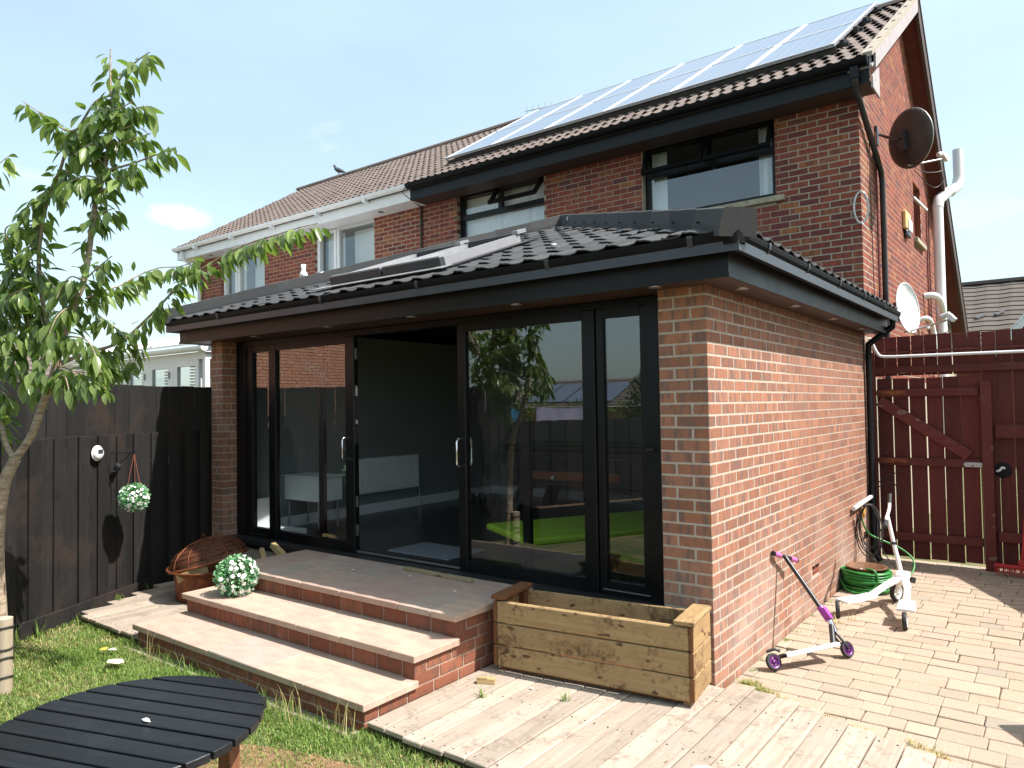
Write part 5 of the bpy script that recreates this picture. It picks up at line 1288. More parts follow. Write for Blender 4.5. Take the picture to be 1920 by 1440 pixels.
t = thing('hose_reel', 'coil of green garden hose round a brown tub by the brick wall', 'garden hose', (.215, 3.16, 0))
MB().lathe([(.001, .0), (.15, .0), (.165, .02), (.165, .205), (.178, .21), (.178, .218), (.165, .22), (.155, .13), (.001, .12)], 28).obj('tub', 'brown_tub', t)
m = MB(); rr = random.Random(17)
for i in range(17):
    z = .022+(i % 8)*.022; r = .185+.012*(i // 8)+rr.uniform(0, .02); e, ph, tl = rr.uniform(-.012, .012), rr.uniform(0, 6), rr.uniform(-.012, .012)
    m.tube([(r*math.cos(a)+e, r*math.sin(a)-e, max(.011, z+tl*math.cos(a+ph)+.006*math.sin(3*a+ph))) for a in [2*math.pi*j/28 for j in range(28)]], .0095, 6, closed=True)
m.tube(curve([(.03, -.16, .225), (.10, -.17, .215), (.13, -.18, .14), (.08, -.21, .05), (-.02, -.24, .015), (-.12, -.23, .03), (-.2, -.12, .09)]), .0095, 6)
m.obj('hose', 'green_hose', t)
MB().tube(curve([(.02, 0, .125), (-.02, .02, .15), (-.06, .0, .18)]), .022, 8).obj('nozzle', 'steel', t)
m = MB(); m.tube(curve([(.045, 3.86, .60), (.05, 3.86, .52), (.10, 3.9, .40), (.22, 3.95, .33), (.36, 3.98, .27), (.48, 3.95, .18), (.50, 3.85, .08), (.44, 3.65, .014), (.36, 3.42, .02)]), .0095, 6); o = m.obj('garden_hose', 'green_hose'); o['label'] = 'free end of green hose sagging from the yellow connector on the wall'; o['category'] = 'garden hose'
m = MB(); m.tube([(.035, 3.55, .69), (.04, 4.41, .725)], .022, 10); o = m.obj('wall_pipe', 'white_plastic'); o['label'] = 'short pale pipe fixed low along the brick wall near the gate'; o['category'] = 'pipe'
t = thing('cable_loop', 'bundle of dark cable loops hanging from the pale wall pipe', 'cable', (.06, 3.72, .70))
rr = random.Random(5)
for i in range(5):
    w_, h_ = rr.uniform(.08, .12), rr.uniform(.40, .54); dx, dy = rr.uniform(.06, .09), rr.uniform(-.03, .05)
    MB().tube([(dx+w_*math.sin(a)*(1-.25*math.cos(a)), dy+.05*math.sin(2*a), -h_/2+.02+h_/2*math.cos(a)) for a in [2*math.pi*j/26 for j in range(26)]], .0055, 5, closed=True).obj('loop', 'rubber', t)
t2_ = thing('hose_connector', 'yellow hose connector hanging from the cable bundle on the wall', 'hose fitting', (.05, 3.86, .62)); MB().lathe([(.001, -.05), (.018, -.05), (.026, -.02), (.03, .03), (.02, .055), (.001, .06)], 12).obj('body', 'yellow', t2_)
for i, pts in enumerate(([(.03, 4.42, .73), (.08, 4.46, .85), (.2, 4.5, .95), (.34, 4.52, 1.0)], [(.03, 4.40, .72), (.10, 4.42, .82), (.22, 4.45, .88), (.3, 4.5, .80)])):
    m = MB(); m.tube(curve(pts), .006, 5); o = m.obj('loose_wire', 'rubber'); o['category'] = 'cable'; o['label'] = ('upper' if i == 0 else 'lower')+' thin grey wire curling off the wall pipe towards the gate'
m = MB(); m.tube([(.012, 4.36, 2.45), (.012, 4.37, 1.6), (.012, 4.34, .9), (.012, 4.40, .72)], .005, 5); o = m.obj('wall_cable', 'rubber'); o['label'] = 'thin dark cable running down the far end of the brick wall'; o['category'] = 'cable'
# small things lying about
o = MB().cbox(0, .73, -.02, .02, 0, .028, .003).obj('timber_batten', 'batten', mw=T(-2.555, -.105, .452) @ RZ(R(-1.5))); o['label'] = 'greenish timber batten lying on the top step by the door'; o['category'] = 'batten'
m = MB().cbox(0, .115, -.02, .02, 0, .035, .003)
for i in range(5): m.box(.004+i*.014, .012+i*.014, -.021, -.012, .035, .041)
o = m.obj('wood_offcut', 'firewood', mw=T(-1.215, -.80, .051) @ RZ(R(28))); o['label'] = 'small notched wood offcut lying on the decking by the steps'; o['category'] = 'offcut'
def litter(nm, pts, z, mat, label, cat):
    c = sum((Vector((x, y, 0)) for x, y in pts), Vector())/len(pts); rr = random.Random(len(label))
    m = MB().add([(x, y, z+rr.uniform(0, .012)) for x, y in pts]+[(c.x, c.y, z+.014)], [(i, (i+1) % len(pts), len(pts)) for i in range(len(pts))]); o = m.obj(nm, mat); o['label'] = label; o['category'] = cat
litter('fallen_leaf', [(-3.62, -1.93), (-3.56, -1.97), (-3.48, -1.93), (-3.47, -1.89), (-3.54, -1.87), (-3.60, -1.89)], .035, 'dry_leaf', 'large pale dry leaf lying on the grass near the steps', 'leaf')
litter('sweet_wrapper', [(-3.93, -1.85), (-3.90, -1.87), (-3.87, -1.84), (-3.90, -1.81)], .035, 'orange_wrap', 'tiny orange wrapper on the grass by the bottom step', 'litter')
litter('paper_scrap', [(-3.87, -1.83), (-3.81, -1.83), (-3.80, -1.79), (-3.85, -1.79)], .035, 'paper', 'white paper scrap on the grass beside an orange wrapper', 'litter')
litter('paper_scrap', [(.30, -1.05), (.36, -1.07), (.40, -1.02), (.36, -.98), (.31, -1.0)], .056, 'paper', 'white paper scrap at the front of the decking', 'litter')
litter('blossom_petal', [(-1.07, -2.93), (-1.04, -2.935), (-1.02, -2.92), (-1.045, -2.912)], TZ+.002, 'paper', 'pale dry petal lying on the black round table', 'petal')
rr = random.Random(77)
for i, (x, y, z) in enumerate([(-.88, -.69, .056), (-2.9, -.35, .456), (-2.35, -.25, .456), (-1.75, -.4, .456)]):
    o = MB().cbox(-.012, .012, -.007, .007, 0, .005, .002).obj('paint_chip', 'paper', mw=T(x, y, z) @ RZ(i)); o['category'] = 'litter'; o['group'] = 'white flakes on the steps and decking'; o['label'] = ['tiny white flake on the decking in front of the planter', 'tiny white flake on the top step near the firewood', 'tiny white flake on the top step in front of the timber batten', 'tiny white flake on the top step near the planter'][i]

# ---------------------------------------------------------------- cherry tree
TREE=[
('trunk',0,0.047,0.036,[(-3.811,-2.522,-0.05),(-3.79,-2.525,0.372),(-3.793,-2.544,0.786),(-3.775,-2.542,1.097),(-3.727,-2.526,1.321),(-3.656,-2.491,1.469)]),
('limb',0.45,0.025,0.015,[(-3.656,-2.491,1.469),(-3.541,-2.435,1.629),(-3.47,-2.412,1.789),(-3.4,-2.389,1.924),(-3.357,-2.363,2.086),(-3.314,-2.336,2.255),(-3.264,-2.294,2.459),(-3.225,-2.257,2.606),(-3.213,-2.23,2.804),(-3.212,-2.212,2.98),(-3.203,-2.187,3.168),(-3.172,-2.167,3.271)]),
('limb',0,0.016,0.004,[(-3.172,-2.167,3.271),(-3.157,-2.138,3.474),(-3.143,-2.111,3.689),(-3.174,-2.118,3.918),(-3.188,-2.112,4.155)]),
('limb',0.1,0.02,0.011,[(-3.656,-2.491,1.469),(-3.748,-2.515,1.578),(-3.836,-2.512,1.717),(-3.973,-2.536,1.931),(-4.053,-2.544,2.185),(-4.04,-2.519,2.439),(-3.923,-2.464,2.686),(-3.866,-2.453,2.861)]),
('limb',0,0.018,0.006,[(-3.338,-2.352,2.17),(-3.542,-2.351,2.375),(-3.647,-2.351,2.597),(-3.682,-2.349,2.816),(-3.666,-2.333,3.057),(-3.6,-2.304,3.267),(-3.518,-2.284,3.381),(-3.449,-2.262,3.542),(-3.362,-2.226,3.656),(-3.263,-2.169,3.808),(-3.162,-2.106,3.844)]),
('twig',0,0.008,0.003,[(-3.148,-2.132,3.498),(-2.984,-2.083,3.508),(-2.814,-2.031,3.528)]),
('twig',0,0.008,0.003,[(-3.149,-2.152,3.329),(-2.937,-2.092,3.344),(-2.742,-2.033,3.374),(-2.594,-1.984,3.401)]),
('twig',0,0.008,0.003,[(-3.141,-2.102,3.833),(-3.07,-2.114,3.904),(-2.978,-2.096,3.963),(-2.876,-2.071,4.011),(-2.804,-2.042,4.044)]),
('twig',0,0.008,0.003,[(-3.363,-2.226,3.639),(-3.468,-2.255,3.635),(-3.589,-2.3,3.709),(-3.697,-2.335,3.787),(-3.848,-2.391,3.893)]),
('limb',0.35,0.016,0.008,[(-3.357,-2.362,2.069),(-3.419,-2.248,2.121),(-3.495,-2.119,2.174),(-3.588,-1.94,2.226),(-3.644,-1.798,2.299)]),
('limb',0,0.011,0.003,[(-3.644,-1.798,2.299),(-3.597,-1.763,2.352),(-3.513,-1.716,2.434),(-3.41,-1.69,2.505),(-3.227,-1.681,2.594),(-3.024,-1.655,2.689),(-2.832,-1.637,2.748),(-2.615,-1.601,2.814),(-2.421,-1.58,2.848),(-2.21,-1.546,2.87),(-2.004,-1.516,2.89),(-1.868,-1.476,2.902)]),
('twig',0,0.006,0.003,[(-3.198,-2.258,2.49),(-3.239,-2.128,2.561),(-3.309,-1.995,2.62),(-3.301,-1.867,2.709),(-3.238,-1.758,2.765),(-3.135,-1.68,2.77),(-2.973,-1.645,2.791)]),
('twig',0,0.007,0.003,[(-3.644,-1.798,2.307),(-3.583,-1.943,2.391),(-3.516,-2.083,2.458),(-3.419,-2.2,2.519)]),
('twig',0,0.006,0.003,[(-3.644,-1.798,2.299),(-3.632,-1.724,2.249),(-3.662,-1.74,2.086)]),
('twig',0,0.006,0.003,[(-3.358,-2.362,2.052),(-3.462,-2.214,2.026),(-3.561,-2.04,2.071),(-3.633,-1.847,2.177)]),
('twig',0,0.006,0.003,[(-3.377,-2.373,1.968),(-3.19,-2.383,1.994),(-3.112,-2.383,1.893)]),
('twig',0,0.006,0.003,[(-3.225,-2.257,2.606),(-3.104,-2.218,2.688),(-2.982,-2.191,2.744)]),
('twig',0,0.006,0.003,[(-3.212,-2.212,2.98),(-3.08,-2.213,3.026),(-2.96,-2.186,3.044)]),
('twig',0,0.006,0.003,[(-3.923,-2.464,2.686),(-3.705,-2.429,2.807),(-3.604,-2.418,2.882)]),
('twig',0,0.006,0.003,[(-3.899,-2.44,2.542),(-3.646,-2.432,2.412),(-3.567,-2.428,2.232)]),
('twig',0,0.006,0.003,[(-3.989,-2.503,2.4),(-3.735,-2.492,2.239),(-3.628,-2.467,2.061)]),
('twig',0,0.006,0.003,[(-3.647,-2.351,2.597),(-3.695,-2.416,2.665),(-3.749,-2.46,2.737)]),
('twig',0,0.006,0.003,[(-3.666,-2.333,3.057),(-3.798,-2.382,3.008),(-3.972,-2.45,2.987)]),
('twig',0,0.006,0.003,[(-3.314,-2.336,2.255),(-3.25,-2.436,2.177),(-3.264,-2.504,2.043),(-3.259,-2.534,1.945)]),
('twig',0,0.006,0.003,[(-3.264,-2.294,2.459),(-3.205,-2.409,2.375),(-3.206,-2.467,2.238)]),
('twig',0,0.006,0.003,[(-3.973,-2.536,1.931),(-3.787,-2.519,1.909),(-3.689,-2.505,1.837)]),
('twig',0,0.006,0.003,[(-3.172,-2.167,3.271),(-3.206,-2.256,3.28),(-3.249,-2.349,3.215),(-3.305,-2.389,3.132)]),
('twig',0,0.006,0.003,[(-3.157,-2.138,3.474),(-3.183,-2.234,3.488),(-3.203,-2.321,3.4)]),
('twig',0,0.006,0.003,[(-3.143,-2.111,3.689),(-3.144,-2.187,3.683),(-3.183,-2.251,3.604)]),
('twig',0,0.006,0.003,[(-3.144,-2.111,3.672),(-3.027,-2.074,3.706),(-2.924,-2.021,3.731),(-2.878,-2.009,3.67)]),
('twig',0,0.006,0.003,[(-3.203,-2.187,3.168),(-3.027,-2.156,3.233),(-2.89,-2.104,3.269)]),
('limb',0.2,0.024,0.006,[(-3.974,-2.536,1.913),(-4.28,-2.719,2.261),(-4.623,-2.872,2.717),(-4.789,-2.955,3.248),(-4.867,-2.973,3.787)]),
('limb',0.2,0.022,0.006,[(-4.053,-2.544,2.185),(-4.425,-2.593,2.654),(-4.59,-2.614,3.208),(-4.603,-2.583,3.76),(-4.555,-2.503,4.283)]),
('limb',0.2,0.02,0.005,[(-3.836,-2.512,1.717),(-3.825,-2.862,1.891),(-3.926,-3.195,2.018),(-4.083,-3.447,2.203)]),
('twig',0,0.008,0.003,[(-4.623,-2.872,2.717),(-4.589,-3.101,2.824),(-4.648,-3.273,2.84)]),
('twig',0,0.008,0.003,[(-4.59,-2.614,3.208),(-4.486,-2.421,3.503),(-4.384,-2.287,3.674)]),
('twig',0,0.008,0.003,[(-4.365,-2.669,2.565),(-4.871,-2.697,3.083),(-5.139,-2.669,3.577)]),
('limb',0.2,0.018,0.005,[(-4.04,-2.519,2.439),(-4.839,-2.414,2.884),(-5.238,-2.231,3.311)]),
('twig',0,.006,.003,[(-3.263,-2.169,3.808),(-3.095,-2.126,3.725),(-2.957,-2.073,3.758)]),
('twig',0,.006,.003,[(-3.363,-2.226,3.639),(-3.141,-2.155,3.57),(-2.942,-2.08,3.596)]),
('twig',0,.006,.003,[(-3.449,-2.262,3.542),(-3.248,-2.207,3.458),(-3.093,-2.159,3.315)]),
('twig',0,.006,.003,[(-3.518,-2.284,3.381),(-3.33,-2.238,3.31),(-3.221,-2.202,3.192)]),
('twig',0,.006,.003,[(-3.866,-2.453,2.861),(-3.642,-2.404,2.749),(-3.433,-2.339,2.575)]),
('twig',0,.006,.003,[(-3.923,-2.464,2.686),(-3.626,-2.408,2.518),(-3.474,-2.385,2.297)]),
('twig',0,.006,.003,[(-4.04,-2.519,2.439),(-3.761,-2.454,2.367),(-3.527,-2.396,2.197)]),
('twig',0,.006,.003,[(-4.053,-2.544,2.185),(-3.752,-2.486,2.065),(-3.528,-2.41,1.886)]),
('twig',0,.006,.003,[(-4.04,-2.519,2.439),(-3.696,-2.536,2.511),(-3.493,-2.485,2.564)]),
('twig',0,.006,.003,[(-3.866,-2.453,2.861),(-3.798,-2.506,2.985),(-3.655,-2.462,3.023)]),
('twig',0,.006,.003,[(-3.357,-2.362,2.069),(-3.111,-2.324,2.009),(-2.94,-2.24,1.906)]),
('twig',0,.006,.003,[(-3.314,-2.336,2.255),(-3.087,-2.288,2.209),(-2.963,-2.262,2.005)]),
('twig',0,.006,.003,[(-3.225,-2.257,2.606),(-3.232,-2.338,2.62),(-3.27,-2.4,2.482)]),
('twig',0,.006,.003,[(-3.6,-2.304,3.267),(-3.623,-2.381,3.193),(-3.696,-2.433,3.089)]),
('twig',0,.006,.003,[(-3.495,-2.119,2.174),(-3.607,-1.949,2.076),(-3.657,-1.799,2.084)]),
('twig',0,.006,.003,[(-3.97,-2.538,2.038),(-3.732,-2.553,2.235),(-3.556,-2.522,2.293)]),
]

tree = thing('cherry_tree', 'young cherry tree with drooping green leaves in front of the black fence', 'tree', TREE[0][4][0])
T0 = Vector(TREE[0][4][0]); rnd = random.Random(42); leaves = []
def leafmesh(v):
    rr = random.Random(v); L, W_ = .122*rr.uniform(.85, 1.12), .048*rr.uniform(.85, 1.15); n = 5; m = MB(); vs = []; fs = []
    curl, fold = rr.uniform(.15, .55), rr.uniform(.25, .6)
    wd = [.10, .78, 1.0, .86, .5, .02]
    for i in range(n+1):
        s_ = i/n; x = L*s_*(1-.12*curl*s_); z = -curl*L*s_*s_*.55; hw = W_/2*wd[i]
        vs += [(x, -hw*math.cos(fold), z+hw*math.sin(fold)), (x, 0, z), (x, hw*math.cos(fold), z+hw*math.sin(fold))]
    for i in range(n):
        for j in range(2): fs.append((i*3+j, (i+1)*3+j, (i+1)*3+j+1, i*3+j+1))
    return m.add(vs, fs, None, True).mesh('leaf', 'leaf')
LM = [leafmesh(i) for i in range(5)]
for nm, leafy, r0, r1, pts in TREE:
    cv = curve(pts, 5); n = len(cv)
    MB().tube([p-T0 for p in cv], [r0+(r1-r0)*(i/(n-1)) for i in range(n)], 10 if r0 > .02 else 6).obj(nm if nm != 'limb' else 'branch', 'bark', tree)
    if nm == 'trunk': continue
    tot = sum((cv[i+1]-cv[i]).length for i in range(n-1)); acc = 0
    for i in range(n-1):
        seg = cv[i+1]-cv[i]; L = seg.length; k = max(1, round(L/.0108)) if r0 < .024 else max(1, round(L/.016))
        for j in range(k):
            f = (acc+L*j/k)/tot
            if f < leafy: continue
            if rnd.random() < .10: continue
            p = cv[i].lerp(cv[i+1], (j+rnd.random())/k); tw = seg.normalized()
            out_ = Vector((rnd.gauss(0, 1), rnd.gauss(0, 1), 0)); out_ = (out_-tw*out_.dot(tw)); out_ = out_.normalized() if out_.length > .01 else Vector((1, 0, 0))
            d = (out_*rnd.uniform(.25, .75)+tw*rnd.uniform(.1, .55)+Vector((0, 0, -rnd.uniform(.35, 1.15)))).normalized()
            nrm = (out_*.8+Vector((rnd.gauss(0, .35), rnd.gauss(0, .35), .75))); nrm = (nrm-d*nrm.dot(d)).normalized()
            y = nrm.cross(d).normalized(); sc_ = rnd.uniform(.68, 1.22)*(1.0 if f < .93 else .75); base = p+out_*.012+d*rnd.uniform(.008, .04)
            leaves.append(frame(base-T0, d*sc_, y*sc_, nrm*sc_))
        acc += L
leaves.sort(key=lambda m: -visible(m.translation+T0))
for m in leaves[:300]: place('leaf', LM[rnd.randrange(5)], tree, m)
mb = MB()
LV = [([v.co[:] for v in me.vertices], [tuple(p.vertices) for p in me.polygons]) for me in LM]
for m in leaves[300:]:
    vs, fs = LV[rnd.randrange(5)]; mb.add(vs, fs, m, True)
mb.obj('foliage', 'leaf', tree, kind='stuff')
t = thing('tree_stake', 'pale wooden stake tied with black bands to the cherry trunk', 'stake', (-3.70, -2.535, 0))
MB().tube([(0, 0, -.05), (.0, .0, .46)], .052, 12).obj('post', 'stake', t)
for zz, tl in ((.08, .02), (.19, .03), (.28, -.01), (.40, .01)): MB().tube([(.056*math.cos(a)-.0, .056*math.sin(a), zz+tl*math.cos(a)) for a in [2*math.pi*j/16 for j in range(16)]], .006, 5, closed=True).obj('tie', 'rubber', t)

# ---------------------------------------------------------------- neighbours
con = thing('conservatory', 'white framed conservatory with pale roof beyond the black fence', 'conservatory')
CY, CX0, CX1 = 1.2, -12.6, -7.81
m = MB(); m.box(CX0, CX1, CY, CY+.08, 0, 1.0); m.box(CX1-.08, CX1, CY+.081, DH-.1, 0, 1.0); m.obj('dwarf_wall', 'brick_old', con)
for x in (-12.6, -11.8, -11.0, -10.22, -9.5, -8.76, -7.89): MB().cbox(x, x+.08, CY, CY+.07, 1.0, 2.50, .004).obj('post', 'white_plastic', con)
m = MB(); m.box(CX0, CX1, CY-.0, CY+.07, 2.50, 2.60); m.box(CX1-.07, CX1, CY+.071, DH-.1, 2.50, 2.60); m.obj('head_beam', 'white_plastic', con)
gutter((CX0-.05, CY-.07, 2.655), (CX1+.1, CY-.07, 2.655), 'white_plastic', con)
MB().box(CX1+.001, CX1+.05, CY-.05, DH-.1, 2.59, 2.69).obj('fascia', 'white_plastic', con)
for (a, b, top) in ((-11.72, -11.0, 2.40), (-10.92, -10.22, 2.40), (-10.14, -9.5, 2.40), (-9.42, -8.76, 2.40), (-8.68, -8.0, 2.45)):
    f = MB(); bars(f, a, b, 1.0, 2.50, .09, CY+.005, CY+.06); f.box(a+.09, b-.09, CY+.005, CY+.06, top, 2.409) if top < 2.405 else None; w = f.obj('casement', 'white_plastic', con)
    MB().box(a+.09, b-.09, CY+.03, CY+.036, 1.09, min(top, 2.41)).obj('pane', 'glass', w); m = MB()
    for j in range(14): m.bar((a+.1, CY+.2, top-.03-j*.045), (b-.1, CY+.2, top-.03-j*.045), .03, .003, (0, .6, .8))
    m.obj('blind_slats', 'room_white', w)
    if b in (-9.5, -8.76): MB().box(b-.05, b-.03, CY-.02, CY+.005, 2.25, 2.35).obj('hinge', 'steel', w)
for y in (2.3, 3.1, 3.9): MB().cbox(CX1-.07, CX1, y, y+.07, 1.0, 2.50, .004).obj('post', 'white_plastic', con)
MB().box(CX1-.045, CX1-.035, CY+.08, DH-.1, 1.0, 2.50).obj('side_pane', 'glass', con)
m = MB(); A_, B_ = (CX0-.1, CY-.08, 2.70), (CX1+.12, CY-.08, 2.70); C_, D_ = (CX1+.12, DH-.05, 2.70), (CX0-.1, DH-.05, 2.70); P_, Q_ = (CX1-1.75, DH-1.1, 3.27), (CX0+1.2, DH-1.1, 3.27)
def thick(pts, h=.03): return roofpoly([(x, y, z+h) for x, y, z in pts], h)
m.add(*thick([A_, B_, P_, Q_])); m.add(*thick([B_, C_, P_])); m.add(*thick([C_, D_, Q_, P_])); m.obj('roof', 'white_paint', con)
for i in range(5):
    f = (i+.5)/5; m = MB(); m.bar(Vector(A_).lerp(Vector(B_), f)+Vector((0, 0, .04)), Vector(Q_).lerp(Vector(P_), f)+Vector((0, 0, .04)), .05, .03); m.obj('glazing_bar', 'white_plastic', con)
def tiled_roof(par, quad, rows, mat):
    """a sloping quad (eave left, eave right, ridge right, ridge left) built from lapped courses"""
    a, b, c, d = [Vector(q) for q in quad]; m = MB(); n = (b-a).cross(d-a).normalized()
    for i in range(rows):
        f0, f1 = i/rows, min(1, (i+1.12)/rows); p, q, r, s = a.lerp(d, f0)+n*.035, b.lerp(c, f0)+n*.035, b.lerp(c, f1)+n*.008, a.lerp(d, f1)+n*.008
        k = max(4, int((q-p).length/.32)); lo = [p.lerp(q, j/k)+n*(.022 if j % 2 else 0) for j in range(k+1)]; hi = [s.lerp(r, j/k)+n*(.022 if j % 2 else 0) for j in range(k+1)]; bt = [v-n*.035 for v in lo]
        m.add(lo+hi+bt, [(j, j+1, k+2+j, k+1+j) for j in range(k)]+[(2*k+2+j, 2*k+3+j, j+1, j) for j in range(k)])
    return m.obj('roof', mat, par)
h3 = thing('bungalow', 'low house with brown red tiled roof far behind the cherry tree', 'house')
tiled_roof(h3, [(-17.25, -4.5, 2.62), (-17.25, 3.9, 2.62), (-20.4, 2.9, 3.62), (-20.4, -4.5, 3.62)][:4], 7, 'tile_brown'); tiled_roof(h3, [(-17.25, 3.9, 2.62), (-23.5, 5.6, 2.62), (-20.4, 2.9, 3.62), (-20.4, 2.9, 3.62)], 7, 'tile_brown')
MB().box(-23.2, -17.5, -4.4, 3.6, 0, 2.63).obj('wall', 'room_white', h3)
h4 = thing('far_house', 'house with brown tiled roof and two roof vents beyond the red fence', 'house')
tiled_roof(h4, [(-3.0, 20.0, 3.1), (7, 20.0, 3.1), (7, 23.4, 5.45), (-3.0, 23.4, 5.45)], 15, 'tile_far')
m = MB(); m.box(-2.8, 7, 20.4, 26, 0, 3.1); m.obj('wall', 'brick_old', h4)
m = MB(); m.bar((-3, 23.4, 5.50), (7, 23.4, 5.50), .3, .1); m.obj('ridge', 'tile_brown', h4)
for x, y in ((-.30, 21.5), (.18, 21.6)): MB().bar((x, y, 3.1+(y-20)*.69+.06), (x+.2, y+.12, 3.1+(y+.12-20)*.69+.07), .16, .06).obj('roof_vent', 'grey_metal', h4)
m = MB(); m.prism([(.42, 3.0), (3.6, 3.0), (2.0, 4.95)], -.1, 0, frame((0, 19.0, 0), (1,0,0), (0,0,1), (0,-1,0))); m.box(.42, 3.6, 19.0, 20.4, 0, 3.0); m.obj('gable_wall', 'brick_old', h4)
for p, q in (((.25, 18.98, 2.95), (2.0, 18.98, 5.1)), ((3.75, 18.98, 2.95), (2.0, 18.98, 5.1))): m = MB(); m.bar(p, q, .06, .2, (0, 0, 1)); m.obj('bargeboard', 'white_plastic', h4)
tiled_roof(h4, [(.25, 21.8, 2.98), (.25, 18.94, 2.98), (2.0, 18.94, 5.14), (2.0, 23.0, 5.14)], 12, 'tile_far')
m = MB(); m.box(1.2, 2.6, 18.96, 18.99, 1.6, 2.9); m.obj('window', 'white_plastic', h4)
m = MB(); m.box(-.26, -.0, 12.9, 13.0, 0, 3); m.obj('porch_wall', 'mortar_old', house)
# what the doors mirror: a brick outhouse, hedge, washing and a house with panels on the other side of the black fence
o3 = thing('brick_outhouse', 'sunlit red brick building on the left beyond the black fence', 'building')
MB().box(-18, -12.606, -11.5, -3.2, 0, 5.2).obj('wall', 'mortar', o3); outb = []
for k in range(68): brick_course((-12.5, 0), (0, 1, 0), (-1, 0, 0), 5.1-.075*k, -11.5, -3.2, .215 if k % 2 else .1025, [], outb)
mb = MB()
for (m, L, c) in outb: mb.box(0, L, 0, .1, -BH/2, BH/2, m)
mb.obj('brick_courses', 'brick_pale', o3, kind='stuff')
MB().box(-18.2, -12.3, -11.7, -3.0, 5.2, 5.35).obj('roof', 'tile_dark', o3)
def leafmass(label, cat, nm, boxes, n, l, mat, seed, trunk=None):
    rnd = random.Random(seed); t = thing(nm, label, cat, (boxes[0][0], boxes[0][1], 0)); o0 = Vector((boxes[0][0], boxes[0][1], 0))
    def gen(q):
        b = boxes[q.randrange(len(boxes))]; v = Vector((q.gauss(0, 1), q.gauss(0, 1), q.gauss(0, 1))).normalized(); r = q.uniform(.6, 1)**.5
        return Vector((b[0]+v.x*b[3]*r, b[1]+v.y*b[4]*r, b[2]+v.z*b[5]*r))-o0, v
    leafquads(rnd, n, gen, l, l*.5).obj('crown', mat, t, kind='stuff')
    MB().tube([(0, 0, 0), (0, 0, boxes[0][2])], [.12, .05], 8).obj('trunk', 'bark', t)
hb_ = [(-6.2-1.2*i, -12.2+.1*i, .85, .9, .6, 1.05) for i in range(7)]
leafmass('clipped green hedge beyond the black fence', 'hedge', 'hedge', hb_, 7000, .10, 'hedge', 5)
leafmass('tall dark evergreen tree at the bottom of the garden', 'tree', 'evergreen_tree', [(-2.9, -7.9, 1.5, .9, .8, 1.5), (-4.4, -8.6, 1.3, 1.0, .9, 1.35), (-1.7, -7.6, 2.2, .7, .7, 2.0)], 9000, .10, 'conifer', 6)
h5 = thing('distant_house', 'distant house with dark solar panels on its roof', 'house')
tiled_roof(h5, [(-12, -30, 1.6), (-26, -30, 1.6), (-26, -34, 3.3), (-12, -34, 3.3)], 12, 'tile_brown'); MB().box(-25.8, -12.2, -36, -30.4, 0, 1.62).obj('wall', 'brick_old', h5)
for i in range(4): MB().add([(-18.2-1.6*i, -30.6, 1.98), (-19.7-1.6*i, -30.6, 1.98), (-19.7-1.6*i, -33.2, 3.08), (-18.2-1.6*i, -33.2, 3.08)], [(0, 1, 2, 3)]).obj('solar_panel', 'solar', h5)
ln = MB().tube([(-4.0, -8.2, 1.72), (-9.5, -6.8, 1.75)], .005, 4).obj('washing_line', 'white_plastic'); ln['label'] = 'thin washing line strung beyond the black fence'; ln['category'] = 'washing line'
for (a, b, mat, lab, cat) in ((.30, .52, 'towel_lilac', 'lilac towel pegged on the washing line', 'towel'), (.58, .68, 'towel_blue', 'blue towel pegged on the washing line', 'towel')):
    p, q = Vector((-4.0, -8.2, 1.72)).lerp(Vector((-9.5, -6.8, 1.75)), a), Vector((-4.0, -8.2, 1.72)).lerp(Vector((-9.5, -6.8, 1.75)), b); m = MB(); vs = []; k = 9
    for j in range(k): 
        c = p.lerp(q, j/(k-1)); vs += [c-Vector((0, 0, .03*math.sin(j*math.pi/(k-1)))), c+Vector((.02*math.sin(j*2), .04*math.sin(j*2), -.55))]
    m.add(vs, [(2*j, 2*j+2, 2*j+3, 2*j+1) for j in range(k-1)], None, True); o = m.obj(cat, mat); o['label'] = lab; o['category'] = cat

# ---------------------------------------------------------------- grass and weeds
rnd = random.Random(99)
def hn(x, y): return .5+.5*math.sin(1.7*x+2.1*math.sin(.9*y+1.3))*math.cos(2.3*y+1.1*math.sin(1.3*x))
def blades(n, area, hmin, hmax, mat, nm, dens=None, wd=.0032, lean=.5, par=None):
    v, f = [], []; c = 0
    while c < n:
        x, y, z = area(rnd); 
        if dens and rnd.random() > dens(x, y): continue
        c += 1; h = rnd.uniform(hmin, hmax); a = rnd.uniform(0, 6.283); dx, dy = math.cos(a), math.sin(a); ln_ = rnd.uniform(.1, lean)*h*1.6; o = len(v); w = wd*rnd.uniform(.7, 1.3)
        v += [(x-dy*w, y+dx*w, z), (x+dy*w, y-dx*w, z), (x+dx*ln_*.35+dy*w*.7, y+dy*ln_*.35-dx*w*.7, z+h*.6), (x+dx*ln_*.35-dy*w*.7, y+dy*ln_*.35+dx*w*.7, z+h*.6), (x+dx*ln_, y+dy*ln_, z+h)]
        f += [(o, o+1, o+2, o+3), (o+3, o+2, o+4)]
    me = bpy.data.meshes.new(nm); me.from_pydata(v, [], f); me.materials.append(M[mat]); o = place(nm, me, par); o['kind'] = 'stuff'; return o
def lawn_area(r):
    while True:
        x, y = r.uniform(-5.3, .6), r.uniform(-3.6, -1.56)
        if y > -1.60 and -4.0 < x < -1.38: continue
        if y > -1.68 and -4.05 < x < -1.38 and r.random() < .6: continue
        if (Vector((x, y, 0))-FA).dot(FN) < .03: continue
        if visible((x, y, 0)) == 0: continue
        return x, y, -.012
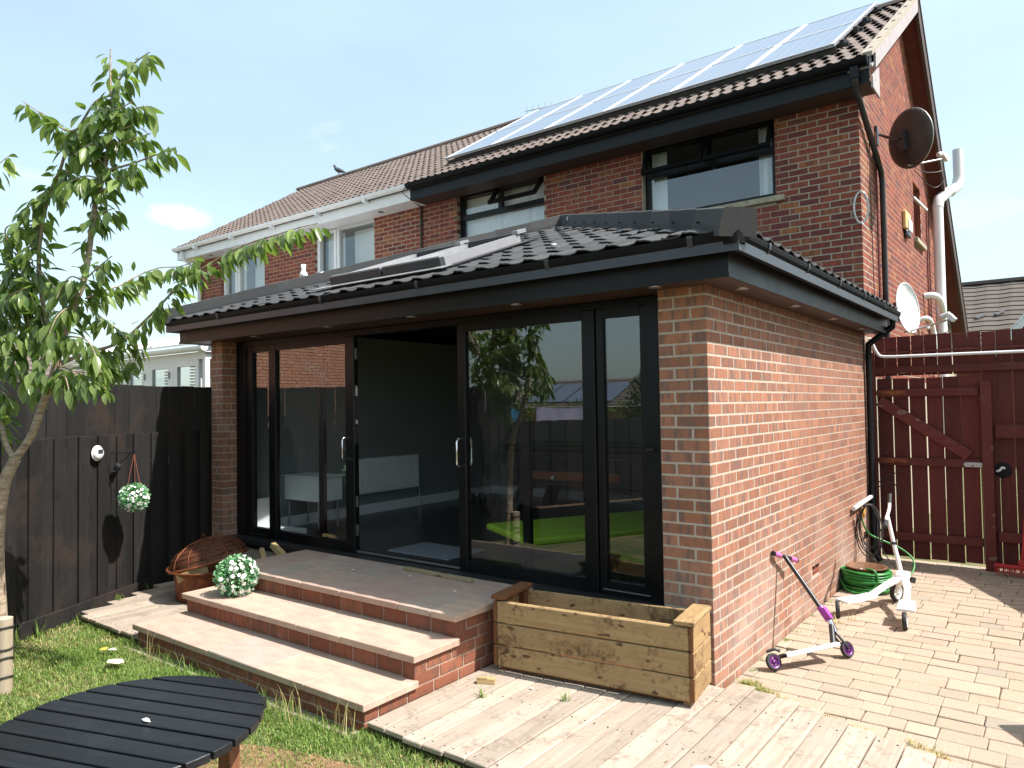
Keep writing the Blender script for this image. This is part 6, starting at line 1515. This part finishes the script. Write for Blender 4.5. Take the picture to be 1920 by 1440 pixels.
def dens(x, y):
    d = 1.0
    for (cx, cy, r, k) in ((-1.10, -2.05, .24, .95), (-1.55, -2.2, .22, .7), (-.85, -2.2, .2, .8), (-4.75, -1.75, .26, .7), (-4.2, -2.35, .35, .55), (-4.55, -2.0, .3, .5), (-3.6, -2.7, .4, .5), (-4.25, -1.62, .15, .9)):
        q = ((x-cx)**2+(y-cy)**2)/(r*r)
        if q < 1.6: d = min(d, 1-k*max(0, 1-q*.6))
    return max(.04, d*(.25+.75*hn(x*2.6, y*2.6)))
blades(36000, lawn_area, .010, .036, 'grass', 'grass', dens, .0028, .9)
blades(5500, lawn_area, .006, .026, 'straw', 'dry_grass', lambda x, y: 1.05-dens(x, y), .0024, 1.4)
g = MB(); g.add([(-1.9, -2.6, -.004), (-.55, -2.7, -.004), (-.5, -1.9, -.004), (-.8, -1.82, -.004), (-1.35, -1.9, -.004), (-1.8, -2.05, -.004)], [(0, 1, 2, 3, 4, 5)]); g.obj('bare_soil', 'soil', kind='structure')
def tufts(n, pts, hmin, hmax, mat, nm, spread=.03, wd=.0022, lean=.7): 
    def area(r):
        p = pts[r.randrange(len(pts))]; return p[0]+r.gauss(0, spread), p[1]+r.gauss(0, spread*.6), p[2] if len(p) > 2 else 0
    return blades(n, area, hmin, hmax, mat, nm, None, wd, lean)
edge = [(.12+.035*i, .22-.022*i+.03*math.sin(i*1.7)) for i in range(9)]+[(.62+.05*i, .02-.02*i) for i in range(6)]+[(1.08+.04*i, -.05-.03*i) for i in range(7)]
tufts(900, edge[:8], .01, .05, 'straw', 'dry_weeds', .035); tufts(420, edge[9:], .008, .035, 'straw', 'dry_weeds', .03); tufts(260, edge[:5], .02, .06, 'grass', 'weeds', .03)
tufts(160, [(.05, .5+.25*i, 0) for i in range(9)], .008, .025, 'grass', 'weeds', .02)
tufts(60, [(.34, 2.02, 0), (.27, 1.55, 0), (.32, 4.45, 0), (.24, 1.9, 0)], .02, .07, 'straw', 'weeds', .035)
tufts(46, [(-.62, -.72, .05), (-1.05, -.95, .05)], .02, .07, 'grass', 'weeds', .016)
tufts(260, [(-3.9+.28*i, -1.66, 0) for i in range(9)], .02, .10, 'grass', 'weeds', .05)
tufts(40, [(-2.0, -1.72, 0), (-1.75, -1.75, 0), (-1.4, -1.70, 0), (-3.5, -1.68, 0)], .12, .26, 'straw', 'tall_grass', .05, .0022, .45)
tufts(70, [(-5.42, -.80, .05), (-5.2, -1.15, .05), (-5.05, -1.45, 0), (-4.95, -1.6, 0)], .02, .08, 'grass', 'weeds', .03)
tufts(60, [(-4.72, -2.15, 0), (-4.85, -1.95, 0)], .06, .16, 'grass', 'weeds', .04, .004)
